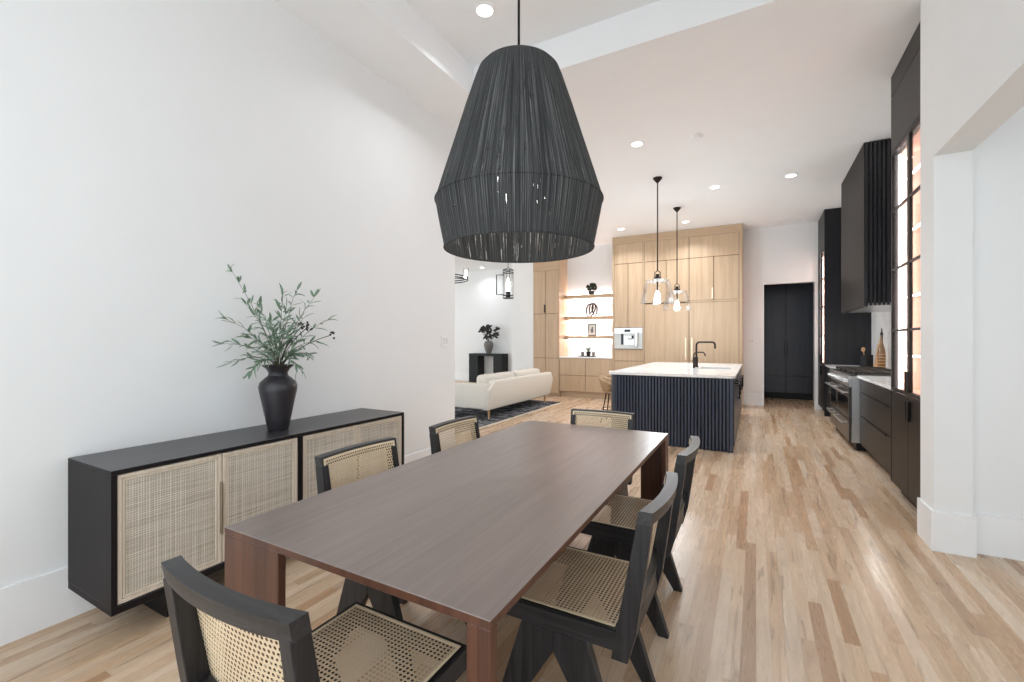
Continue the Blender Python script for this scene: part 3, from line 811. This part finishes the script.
MB().cyl((a0+.5, YF-.03, z0+.06), .045, .3, 20).build('milk_flask', M['steel'], cm, True)
U = unit('freezer_cabinet', 'tall oak-fronted freezer column in the middle of the oak wall', -2.163, -1.2245)
panel('upper_door', -2.135, -1.2245, 3.05, 3.5, U); box(-2.163, -2.137, YF-.001, YF+.0215, .1, 3.5).build('filler', M['oak'], U)
panel('door', -2.135, -1.68, 2.15, 3.05, U); panel('door', -1.68, -1.2245, 2.15, 3.05, U)
panel('tall_door', -2.135, -1.2245, .1, 2.13, U, handle=(-1.285, .94, 1.40, M['brass']))
U = unit('refrigerator_cabinet', 'tall oak-fronted refrigerator column at the right end of the oak wall', -1.2225, -.255)
panel('upper_door', -1.2225, -.295, 3.05, 3.5, U)
panel('door', -1.2225, -.755, 2.17, 3.05, U, handle=(-.775, 2.2, 2.42, M['brass'])); panel('door', -.755, -.295, 2.17, 3.05, U)
box(-1.2225, -.295, YF-.002, YF+.0215, 2.13, 2.17).build('rail', M['oak_h'], U)
panel('tall_door', -1.2225, -.295, .1, 2.13, U, handle=(-1.165, .94, 1.40, M['brass']))
box(-.294, -.256, YF-.003, YF+.0215, .1, 3.5).build('end_panel', M['oak'], U)
box(-.2545, -.236, YF-.004, YB-.003, .001, CH-.003).build('side_panel', M['oak'], U)
# left tower
YT = 9.95
U = thing('oak_tower_cabinet', 'tall oak cabinet left of the lit shelves with six flat doors', 'cabinet', (-4.5, 10.2, 0))
box(-4.855, -4.18, YT+.022, YB-.003, .06, CH-.003).build('carcass', M['gapdark'], U)
box(-4.1795, -4.16, YT-.002, YB-.003, .001, CH-.003).build('side_panel', M['oak'], U)
box(-4.855, -4.18, YT+.06, YB-.003, .001, .06).build('toe_kick', M['oak_h'], U)
box(-4.855, -4.18, YT-.003, YT+.0215, 3.05, CH-.003).build('fascia', M['oak_h'], U)
for a, e in ((-4.855, -4.52), (-4.52, -4.18)):
    for z0, z1 in ((.06, .916), (.916, 1.995), (1.995, 3.05)):
        panel('door', a, e, z0, z1, U, y=YT, handle=(-4.535, 2.02, 2.22, M['bronze']) if (a < -4.6 and z1 > 3) else None)
# niche base
U = thing('drawer_cabinet', 'low oak cabinet of four drawers under the lit shelves', 'cabinet', (-3.5, 10.2, 0))
box(-4.155, -2.85, YT+.022, YB-.003, .13, .927).build('carcass', M['gapdark'], U)
box(-4.155, -2.85, YT+.06, YB-.003, .001, .13).build('toe_kick', M['oak_h'], U)
for a, e in ((-4.155, -3.5), (-3.5, -2.85)):
    for z0, z1 in ((.13, .515), (.515, .925)): panel('drawer', a, e, z0, z1, U, y=YT)
o = MB().box(-4.157, -2.848, YT-.012, YB-.003, .928, .958, .002).build('niche_countertop', M['quartz'])
tag(o, 'white countertop slab on the low oak drawers in the lit niche', 'countertop')
for z, nm in ((2.45, 'topmost'), (1.93, 'middle'), (1.46, 'lowest')):
    s = thing('floating_shelf', nm+' of the three oak floating shelves in the lit niche', 'shelf', (-3.5, 10.4, z), 0, 'oak floating shelves in the niche')
    MB().box(-4.157, -2.848, 10.27, YB-.028, z-.085, z, .002).build('board', M['oak_h'], s)
    MB().box(-4.15, -2.855, YB-.02, YB-.012, z-.075, z-.004).build('led_strip', M['led'], s)
    lamp('AREA', (-3.5, YB-.018, z+.003), 5, s, 1.25, (1, .86, .87), (PI-.35, 0, 0), 'RECTANGLE', .02)
    lamp('AREA', (-3.5, YB-.018, z-.085), 7, s, 1.25, (1, .86, .87), (.35, 0, 0), 'RECTANGLE', .02)
# shelf objects
t = thing('succulent_planter', 'dark green succulent in a black pot on the topmost oak shelf', 'plant', (-3.49, 10.37, 2.45))
MB().lathe([(0, 0), (.06, 0), (.085, .05), (.08, .09), (0, .09)], (-3.49, 10.37, 2.45), 20).build('pot', M['vase'], t, True)
b = MB(); r2 = random.Random(3)
for k in range(34):
    a = r2.uniform(0, 2*PI); q = r2.uniform(.02, .13); z = 2.54+r2.uniform(0, .17)*(1-q*3.2)+.03
    b.ball((-3.49+q*math.cos(a), 10.37+q*math.sin(a)*.6, z), .03, .026, .035, 1)
b.build('foliage', M['succ'], t, True)
t = thing('loop_sculpture', 'dark sculpture of interlocking loops on the middle oak shelf', 'sculpture', (-3.49, 10.38, 1.93))
for dx, tl, hh, ww in ((-.06, .35, .15, .075), (.01, .2, .155, .07), (.075, -.1, .135, .06)):
    pts = []
    for k in range(28):
        a = 2*PI*k/28; u, w_ = ww*math.cos(a), hh*math.sin(a)
        pts.append((-3.49+dx+u*math.cos(tl)+w_*math.sin(tl), 10.38+.03*math.sin(a*2), 1.93+.162+w_*math.cos(tl)-u*math.sin(tl)))
    mz = min(p[2] for p in pts); pts = [(p[0], p[1], p[2]-mz+1.943) for p in pts]
    MB().tube(pts, .016, 8, True).build('loop', M['bronze'], t, True)
t = thing('picture_frame', 'small black framed picture on the lowest oak shelf', 'picture', (-3.49, 10.4, 1.46))
b = MB(); x0, x1, y, z0, z1 = -3.595, -3.385, 10.40, 1.461, 1.745
b.box(x0, x1, y, y+.02, z0, z0+.018); b.box(x0, x1, y, y+.02, z1-.018, z1); b.box(x0, x0+.018, y, y+.02, z0+.018, z1-.018); b.box(x1-.018, x1, y, y+.02, z0+.018, z1-.018)
b.build('frame', M['black'], t)
box(x0+.017, x1-.017, y+.008, y+.014, z0+.017, z1-.017).build('mat_board', M['paper'], t)
b = MB(); b.ball(((x0+x1)/2, y+.0075, z0+.12), .035, .001, .06, 2); b.ball(((x0+x1)/2+.01, y+.0075, z0+.19), .02, .001, .025, 2); b.build('print', M['print'], t)
ty = 10.18
o = MB().prism(rrect(-3.74, -3.34, ty-.1, ty+.1, .02), .9585, .975).build('serving_tray', M['black']); tag(o, 'black serving tray on the white niche countertop', 'tray')
t = thing('potted_plant', 'tiny plant in a dark pot on the black serving tray', 'plant', (-3.5, ty, .975))
MB().lathe([(0, 0), (.045, 0), (.055, .1), (.05, .1), (.045, .08), (0, .08)], (-3.5, ty, .9755), 18).build('pot', M['black'], t, True)
b = MB()
for k in range(26):
    a = r2.uniform(0, 2*PI); q = r2.uniform(.03, .12)
    b.tube([(-3.5, ty, 1.06), (-3.5+.5*q*math.cos(a), ty+.5*q*math.sin(a), 1.12+r2.uniform(0, .04)), (-3.5+q*math.cos(a), ty+q*math.sin(a), 1.12+r2.uniform(0, .08))], [.005, .005, .002], 5)
b.build('foliage', M['leaf'], t)
for x, lb in ((-3.65, 'pale cup on the black tray, left of the tiny plant'), (-3.38, 'pale cup on the black tray, right of the tiny plant')):
    b = MB(); b.cap = False
    o = b.lathe([(0, 0), (.03, 0), (.04, .09), (.036, .09), (.028, .006), (0, .006)], (x, ty, .9755), 20).build('cup', M['stone'], None, True)
    tag(o, lb, 'cup', 'cups on the black tray')

# ------------------------------------------------------------------ right-hand kitchen run
XF = 1.045
def display(name, label, y0, y1, xf, frosted=False):
    """tall glazed cabinet facing -X, with LED-lit lining and glass shelves"""
    t = thing(name, label, 'cabinet', (xf+.3, (y0+y1)/2, 0))
    xb = XR-.003
    b = MB()
    b.box(xf+.022, xb, y0, y0+.02, .1, CH-.004); b.box(xf+.022, xb, y1-.02, y1, .1, CH-.004)
    b.box(xf+.022, xb, y0+.02, y1-.02, 2.98, CH-.004); b.box(xf+.022, xb, y0+.02, y1-.02, .1, .89)
    b.build('carcass', M['ebony_dark'], t)
    box(xf+.07, xb, y0, y1, .001, .1).build('toe_kick', M['black'], t)
    b = MB(); b.box(xb-.02, xb, y0+.02, y1-.02, .89, 2.98); b.box(xf+.06, xb-.02, y0+.02, y0+.03, .89, 2.98); b.box(xf+.06, xb-.02, y1-.03, y1-.02, .89, 2.98); b.box(xf+.06, xb-.02, y0+.03, y1-.03, 2.96, 2.98); b.box(xf+.06, xb-.02, y0+.03, y1-.03, .89, .905)
    b.build('lining', M['peach'], t)
    for z in (2.72, 2.25, 1.7, 1.2):
        MB().box(xf+.10, xb-.022, y0+.032, y1-.032, z, z+.012).build('glass_shelf', M['pane'], t)
        MB().box(xf+.092, xf+.10, y0+.032, y1-.032, z-.002, z+.014).build('shelf_light', M['led'], t)
    for yy in (y0+.036, y1-.036):
        MB().box(xf+.045, xf+.058, yy-.014, yy+.014, .91, 2.95).build('led_strip', M['led'], t)
        lamp('AREA', (xf+.065, yy+(.02 if yy < (y0+y1)/2 else -.02), 1.93), 7, t, 2.0, (1, .88, .84), (0, -PI/2, 0), 'RECTANGLE', .02)
    box(xf, xf+.0215, y0, y1, 3.47, CH-.004, .002).build('fascia', M['ebony'], t)
    box(xf, xf+.0215, y0, y1, 2.985, 3.464, .002).build('upper_panel', M['ebony'], t)
    for yy in (y0, y1-.022): box(xf-.002, xf+.0215, yy, yy+.022, .1, .893).build('side_panel', M['black'], t)
    ym = (y0+y1)/2
    for a, e, side in ((y0, ym-.0015, 1), (ym+.0015, y1, -1)):
        fr = MB(); q = .028
        fr.box(xf, xf+.0215, a, e, .90, .90+q); fr.box(xf, xf+.0215, a, e, 2.98-q, 2.98); fr.box(xf, xf+.0215, a, a+q, .9+q, 2.98-q); fr.box(xf, xf+.0215, e-q, e, .9+q, 2.98-q)
        d = fr.build('glass_door', M['black'], t)
        mu = MB()
        for z in (2.46, 1.95, 1.42): mu.box(xf+.002, xf+.02, a+q, e-q, z-.009, z+.009)
        mu.build('muntin', M['black'], d)
        box(xf+.009, xf+.013, a+q, e-q, .9+q, 2.98-q).build('pane', M['pane'], d)
        hy = e-.03 if side == 1 else a+.03
        box(xf-.014, xf-.001, hy-.018, hy+.018, .93, 1.09, .002).build('handle', M['blackmetal'], d)
        d2 = box(xf, xf+.0215, a+(.024 if side == 1 else .001), e-(.024 if side == -1 else .001), .1, .893, .002).build('door', M['ebony'], t)
        box(xf-.016, xf-.001, hy-.02, hy+.02, .70, .86, .002).build('handle', M['blackmetal'], d2)
    return t
display('display_cabinet', 'tall dark glass-fronted lit display cabinet beside the white column', 4.047, 5.055, XF)
display('pantry_display_cabinet', 'tall dark lit glass-door cabinet at the far end of the range wall', 9.58, 10.46, 1.06)
t = thing('end_panel', 'tall dark side panel closing the far cabinet beside the range counter', 'panel', (1.38, 9.57, 0))
MB().box(1.06, XR-.003, 9.553, 9.578, .001, CH-.003).build('board', M['ebony_dark'], t)
MB().box(1.058, XR-.003, 9.549, 9.5525, 3.46, 3.472).build('reveal', M['black'], t)
# base drawers
U = thing('drawer_base_cabinet', 'dark three-drawer base cabinet between the glass cabinet and the range', 'cabinet', (1.4, 5.87, 0))
y0, y1 = 5.062, 6.69; xf = 1.09
box(xf+.022, XR-.003, y0, y1, .1, .884).build('carcass', M['ebony_dark'], U)
box(xf+.08, XR-.003, y0, y1, .001, .1).build('toe_kick', M['black'], U)
for z0, z1 in ((.1, .435), (.445, .715), (.725, .882)):
    d = box(xf, xf+.0215, y0+.003, y1-.003, z0, z1, .002).build('drawer', M['ebony'], U)
    ymid = (y0+y1)/2
    box(xf-.012, xf-.0005, ymid-.45, ymid+.45, z1-.012, z1-.004, .001).build('handle', M['blackmetal'], d)
o = MB().box(xf-.02, XR-.003, y0, y1+.003, .885, .915, .002).build('counter_slab', M['quartz']); tag(o, 'white quartz counter slab nearer than the range, against the glass cabinet', 'countertop')
U = thing('appliance_base_cabinet', 'dark base cabinet with a steel microwave drawer beyond the range', 'cabinet', (1.4, 8.9, 0))
y0, y1 = 8.235, 9.549
box(xf+.022, XR-.003, y0, y1, .1, .884).build('carcass', M['ebony_dark'], U)
box(xf+.08, XR-.003, y0, y1, .001, .1).build('toe_kick', M['black'], U)
box(xf, xf+.0215, 8.95, y1-.003, .1, .882, .002).build('door', M['ebony_dark'], U)
box(xf, xf+.0215, y0+.003, 8.945, .1, .46, .002).build('drawer', M['ebony_dark'], U)
d = box(xf-.03, xf+.0215, y0+.01, 8.94, .47, .88, .003).build('microwave_drawer', M['steel'], U)
box(xf-.034, xf-.0301, y0+.07, 8.88, .52, .8).build('window', M['ovenglass'], d)
o = MB().box(xf-.02, XR-.003, y0-.003, y1, .885, .915, .002).build('counter_slab', M['quartz']); tag(o, 'white quartz counter slab beyond the range, under the bottle and boards', 'countertop')
# range
R = thing('range', 'wide stainless steel kitchen range with double ovens under the dark hood', 'range', (1.35, 7.46, 0))
y0, y1 = 6.70, 8.225; xr = .985
box(xr+.03, XR-.03, y0, y1, .1, .90, .003).build('body', M['steel'], R)
for y in (y0+.06, y1-.06):
    for x in (xr+.09, XR-.12): MB().cyl((x, y, 0), .025, .1, 12).build('foot', M['steeldark'], R)
box(xr+.08, XR-.05, y0+.02, y1-.02, .012, .098).build('kick_plate', M['black'], R)
box(xr-.0, xr+.0295, y0, y1, .765, .90, .008).build('control_panel', M['steel'], R)
for k in range(9):
    yk = y0+.1+k*(y1-y0-.2)/8
    b = MB(); b.tube([(xr, yk, .83), (xr-.012, yk, .83)], .030, 20); b.tube([(xr-.012, yk, .83), (xr-.045, yk, .83)], [.024, .021], 20)
    b.build('knob', M['steel'], R)
ysp = y0+.92
for a, e in ((y0+.004, ysp-.003), (ysp+.003, y1-.004)):
    d = box(xr+.004, xr+.0295, a, e, .375, .755, .004).build('oven_door', M['steeldark'], R)
    box(xr+.0015, xr+.0035, a+.07, e-.07, .43, .64).build('window', M['ovenglass'], d)
    h = MB(); h.tube([(xr-.055, a+.03, .70), (xr-.055, e-.03, .70)], .014, 12)
    for y in (a+.06, e-.06): h.tube([(xr+.004, y, .70), (xr-.055, y, .70)], .010, 10)
    h.build('handle', M['steel'], d)
    d = box(xr+.004, xr+.0295, a, e, .11, .368, .004).build('lower_drawer', M['steeldark'], R)
    h = MB(); h.tube([(xr-.05, a+.1, .325), (xr-.05, e-.1, .325)], .013, 12)
    for y in (a+.14, e-.14): h.tube([(xr+.004, y, .325), (xr-.05, y, .325)], .010, 10)
    h.build('handle', M['steel'], d)
box(xr+.03, XR-.03, y0+.01, y1-.01, .901, .918, .003).build('cooktop', M['steeldark'], R)
for k in range(4):
    a = y0+.03+k*.37; g = MB()
    for x in (xr+.07, xr+.24, xr+.41, xr+.58): g.box(x, x+.018, a, a+.35, .935, .955)
    for y in (a, a+.11, a+.22, a+.332): g.box(xr+.07, xr+.598, y, y+.018, .935, .955)
    for x in (xr+.07, xr+.58):
        for y in (a, a+.332): g.box(x, x+.018, y, y+.018, .918, .935)
    g.build('grate', M['iron'], R)
# hood
H = thing('range_hood', 'tall black fluted range hood rising to the ceiling over the range', 'range hood', (1.4, 7.36, 1.745))
y0, y1, xh, zb = 6.56, 8.15, 1.11, 1.745
box(xh+.02, XR-.003, y0+.02, y1-.02, zb+.03, CH-.003).build('body', M['black'], H)  # painted black so the grooves between slats look shaded
f = MB(); n = 40; p = (y1-y0)/n
for k in range(n):
    a = y0+k*p; f.prism([(xh+.021, a+.002), (xh+.006, a+.002), (xh, a+.008), (xh, a+p-.008), (xh+.006, a+p-.002), (xh+.021, a+p-.002)], zb, CH-.003)
f.build('fluted_front', M['ebony'], H)
for (ya, yb_, sg) in ((y0, y0+.021, 1), (y1-.021, y1, -1)):
    f = MB(); n = 15; p = (XR-.005-xh-.005)/n
    for k in range(n):
        a = xh+.005+k*p
        o_, i_ = (ya, yb_) if sg == 1 else (yb_, ya)
        f.prism([(a+.007, i_), (a+.007, o_+sg*.004), (a+.010, o_), (a+p-.010, o_), (a+p-.007, o_+sg*.004), (a+p-.007, i_)], zb, CH-.003)
    f.build('fluted_side', M['ebony_flute_lit'], H)
box(xh+.02, XR-.003, y0+.021, y1-.021, zb, zb+.028).build('insert', M['steel'], H)
box(xh+.022, xh+.04, y0+.03, y1-.03, zb-.012, zb-.001).build('lower_trim', M['steeldark'], H)
lamp('AREA', (1.4, 7.36, zb-.03), 8, H, .08, (1, .95, .88))
# backsplash
sbox('trim_1', M['quartz'], XR-.003, XR-.0003, 5.06, 9.549, .916, 1.95)
# countertop objects
o = MB().lathe([(0, 0), (.085, 0), (.088, .01), (.088, .19), (.08, .19), (.076, .02), (0, .02)], (1.575, 9.12, .9155), 24).build('utensil_crock', M['black'], None, True)
tag(o, 'black utensil crock on the counter beyond the range', 'crock')
u = thing('wooden_spoon', 'pale wooden spoon standing in the black utensil crock', 'spoon', (1.575, 9.12, .94))
MB().tube([(1.56, 9.12, .937), (1.54, 9.13, 1.16)], .006, 8).build('handle', M['tan'], u)
MB().ball((1.536, 9.133, 1.19), .028, .01, .04, 2).build('spoon_bowl', M['tan'], u, True)
cb = thing('cutting_board', 'wooden cutting board leaning on the backsplash beside the bottle', 'cutting board', (1.66, 9.0, .916))
MB().hexa([(1.635, 8.76, .9155), (1.635, 8.96, .9155), (1.655, 8.96, .9155), (1.655, 8.76, .9155)], [(1.69, 8.76, 1.29), (1.69, 8.96, 1.29), (1.708, 8.96, 1.29), (1.708, 8.76, 1.29)], .004).build('board', M['tan'], cb)
MB().hexa([(1.688, 8.84, 1.285), (1.688, 8.88, 1.285), (1.706, 8.88, 1.285), (1.706, 8.84, 1.285)], [(1.695, 8.84, 1.37), (1.695, 8.88, 1.37), (1.711, 8.88, 1.37), (1.711, 8.84, 1.37)], .004).build('board_handle', M['tan'], cb)
bt = thing('oil_bottle', 'tall slender amber bottle on the counter beyond the range', 'bottle', (1.625, 8.38, .9155))
MB().lathe([(0, 0), (.042, 0), (.046, .02), (.048, .2), (.04, .29), (.02, .37), (.016, .40), (.015, .5), (0, .5)], (1.625, 8.38, .9155), 24).build('body', M['amber'], bt, True)
MB().lathe([(0, .5), (.018, .5), (.018, .53), (.008, .55), (.006, .6), (0, .6)], (1.625, 8.38, .9155), 16).build('stopper', M['black'], bt, True)
for k in range(5):
    z = .9155+.04+k*.045
    MB().tube([(1.625+.049*math.cos(2*PI*j/24), 8.38+.049*math.sin(2*PI*j/24), z) for j in range(24)], .004, 6, True).build('wicker_band', M['tan'], bt, True)

# ------------------------------------------------------------------ living room
o = thing('area_rug', 'dark charcoal patterned area rug under the cream sofa', 'rug', (-5.3, 7.2, 0))
MB().box(-7.4, -3.70, 5.2, 8.95, .0, .010).build('pile', M['rug'], o)
MB().box(-3.70, -3.66, 5.2, 8.95, .0, .009).build('border', M['rugedge'], o)
so = thing('sofa', 'cream fabric sofa seen from behind on the dark rug', 'sofa', (-4.35, 7.6, .01))
xa, xb_, y0, y1 = -4.82, -3.86, 6.30, 8.92
# back: slanted slab with chamfered top corners (faces -X)
v1 = [(y0+.02, .16), (y1-.02, .16), (y1, .52), (y1-.14, .665), (y0+.14, .665), (y0, .52)]
def back(poly, xa_, xb2, lean):
    mb = MB(); n = len(poly)
    v = [(xa_+lean*(z-.16), y, z) for y, z in poly]+[(xb2+lean*(z-.16), y, z) for y, z in poly]
    f = [tuple(range(n)), tuple(range(2*n-1, n-1, -1))]+[(i, (i+1) % n, n+(i+1) % n, n+i) for i in range(n)]
    return mb._new(v, f, .03, 3)
back(v1, -4.06, -3.93, .18).build('back', M['cream'], so, True)
for (a, e) in ((y0, y0+.14), (y1-.14, y1)):
    MB().prism([(-4.82, .18), (-3.98, .18), (-3.9, .62), (-4.84, .585)], a, e, 1, .03, 3).build('arm', M['cream'], so, True)
MB().box(-4.8, -4.02, y0+.12, y1-.12, .17, .32, .03, 3).build('seat_base', M['cream'], so, True)
ymid = (y0+y1)/2
for (a, e) in ((y0+.15, ymid-.005), (ymid+.005, y1-.15)):
    MB().box(-4.83, -4.1, a, e, .32, .46, .05, 4).build('seat_cushion', M['cream'], so, True)
    MB().box(-4.28, -4.08, a+.02, e-.02, .44, .74, .07, 4).build('back_cushion', M['cream'], so, True)
for x in (-4.72, -3.97):
    for y in (y0+.12, y1-.22):
        MB().tube([(x, y, .19), (x, y-.0, .0105)], [.024, .014], 12).build('leg', M['tan'], so)
k = thing('console_table', 'black console table with thick block legs against the far living room wall', 'console table', (-7.55, 12.15, 0))
MB().box(-8.16, -6.92, 11.97, 12.37, .85, .93, .004).build('top', M['black'], k)
for a, e in ((-8.16, -7.82), (-7.24, -6.92)): MB().box(a, e, 11.97, 12.37, 0.001, .85, .004).build('leg', M['black'], k)
b = MB(); b.cap = False
o = b.lathe([(0, 0), (.075, 0), (.12, .12), (.155, .26), (.15, .32), (.12, .36), (.125, .39), (.115, .39), (.11, .36), (.13, .3), (.06, .03), (0, .03)], (-7.52, 12.15, .931), 28).build('flower_vase', M['stone'], None, True)
tag(o, 'grey stone vase on the black console table', 'vase')
fl = thing('dried_flowers', 'dark dried flower bunch in the grey vase on the console', 'flowers', (-7.52, 12.15, 1.2))
r3 = random.Random(5)
for k2 in range(15):
    a = r3.uniform(0, 2*PI); q = r3.uniform(.05, .38); e = Vector((-7.52+q*math.cos(a), 12.12+q*math.sin(a)*.4, 1.42+r3.uniform(.0, .42)*(1-q*1.1)))
    st = MB().tube([(-7.52, 12.15, 1.2), (-7.52+(e.x+7.52)*.3, 12.15, 1.37), tuple(e)], .005, 5).build('stem', M['twigdark'], fl)
    hd = MB()
    for j in range(7): leafblade(hd, e, Vector((r3.uniform(-1, 1), r3.uniform(-.6, .4), r3.uniform(-.5, 1))), Vector((0, -1, .2)), r3.uniform(.09, .15), .035)
    hd.build('flower_head', M['leafdark'], st)
# lantern
lx, ly, lz = -4.87, 8.7, 2.28
t = thing('lantern_pendant', 'black framed glass lantern pendant hanging in the living room', 'lamp', (lx, ly, lz))
b = MB(); b.tube([(lx, ly, lz+.70), (lx, ly, CH-.03)], .006, 8); b.build('rod', M['blackmetal'], t)
MB().lathe([(0, -.03), (.06, -.03), (.06, 0), (0, 0)], (lx, ly, CH), 24).build('canopy', M['blackmetal'], t)
b = MB(); rg = lambda r, z, n=28: [(lx+r*math.cos(2*PI*q/n), ly+r*math.sin(2*PI*q/n), z) for q in range(n)]
for z in (lz+.01, lz+.07, lz+.58, lz+.64): b.tube(rg(.115, z), .009, 6, True)
for q in range(4):
    a = PI/4+q*PI/2; b.tube([(lx+.115*math.cos(a), ly+.115*math.sin(a), lz+.01), (lx+.115*math.cos(a), ly+.115*math.sin(a), lz+.64)], .006, 6)
b.tube([(lx-.115, ly, lz+.64), (lx, ly, lz+.70), (lx+.115, ly, lz+.64)], .006, 6)
b.build('cage', M['blackmetal'], t)
b = MB(); dx, dy = -.8768, -.4808
Q = lambda u, z: (lx+dx*u, ly+dy*u, z)
b.tube([Q(.1, lz+.53), Q(.26, lz+.53), Q(.26, lz+.09), Q(.1, lz+.09)], .012, 6)
b.build('side_frame', M['blackmetal'], t)
g = MB(); g.cap = False; g.lathe([(.10, .07), (.10, .58)], (lx, ly, lz), 28); g.build('glass_cylinder', M['glass'], t, True)
MB().lathe([(0, .03), (.05, .03), (.05, .16), (0, .16)], (lx, ly, lz), 20).build('candle_cup', M['blackmetal'], t)
MB().lathe([(0, .16), (.045, .16), (.05, .25), (.04, .38), (.01, .46), (0, .46)], (lx, ly, lz), 20).build('bulb', M['glow'], t, True)
# ring chandelier
cx, cy, cz = -6.2, 7.95, 2.70
t = thing('ring_chandelier', 'black ring chandelier with glass cups, partly hidden behind the end of the left wall', 'chandelier', (cx, cy, cz))
b = MB(); rr = .62
for z in (0, .05): b.tube([(cx+rr*math.cos(2*PI*q/56), cy+rr*math.sin(2*PI*q/56), cz+z) for q in range(56)], .013, 8, True)
b.build('ring', M['blackmetal'], t, True)
b = MB()
for q in range(4):
    a = q*PI/2+.4; b.tube([(cx, cy, cz+.02), (cx+rr*math.cos(a), cy+rr*math.sin(a), cz+.02)], .008, 6)
b.tube([(cx, cy, cz-.02), (cx, cy, CH-.02)], .01, 8); b.build('frame', M['blackmetal'], t)
MB().lathe([(0, -.03), (.07, -.03), (.07, 0), (0, 0)], (cx, cy, CH), 24).build('canopy', M['blackmetal'], t)
for q in range(8):
    a = q*PI/4+.25; ex, ey = cx+rr*math.cos(a), cy+rr*math.sin(a)
    g = MB(); g.cap = False
    o = g.lathe([(.0, .06), (.06, .06), (.065, .26)], (ex, ey, cz), 18).build('glass_cup', M['glass'], t, True)
    MB().lathe([(0, .065), (.02, .065), (.028, .13), (.01, .19), (0, .19)], (ex, ey, cz), 14).build('bulb', M['glow'], o, True)

# ------------------------------------------------------------------ light
w = bpy.data.worlds.new('World'); SC.world = w; w.use_nodes = True
bg = w.node_tree.nodes['Background']; bg.inputs[0].default_value = (.86, .94, 1, 1); bg.inputs[1].default_value = 1.9

# ------------------------------------------------------------------ camera
cd = bpy.data.cameras.new('Camera'); cam = bpy.data.objects.new('Camera', cd); COL.objects.link(cam)
cd.sensor_fit = 'HORIZONTAL'; cd.sensor_width = 36; cd.lens = 445.0/1024*36; cd.clip_start = .05; cd.clip_end = 100
cam.location = (0, 0, 1.33); cam.rotation_euler = (PI/2, 0, math.radians(28.74))
SC.camera = cam
vs = SC.view_settings
vs.view_transform = 'Standard'; vs.look = 'None'; vs.gamma = 1; vs.use_curve_mapping = False; vs.exposure = .34
try: SC.cycles.use_denoising = True
except Exception: pass
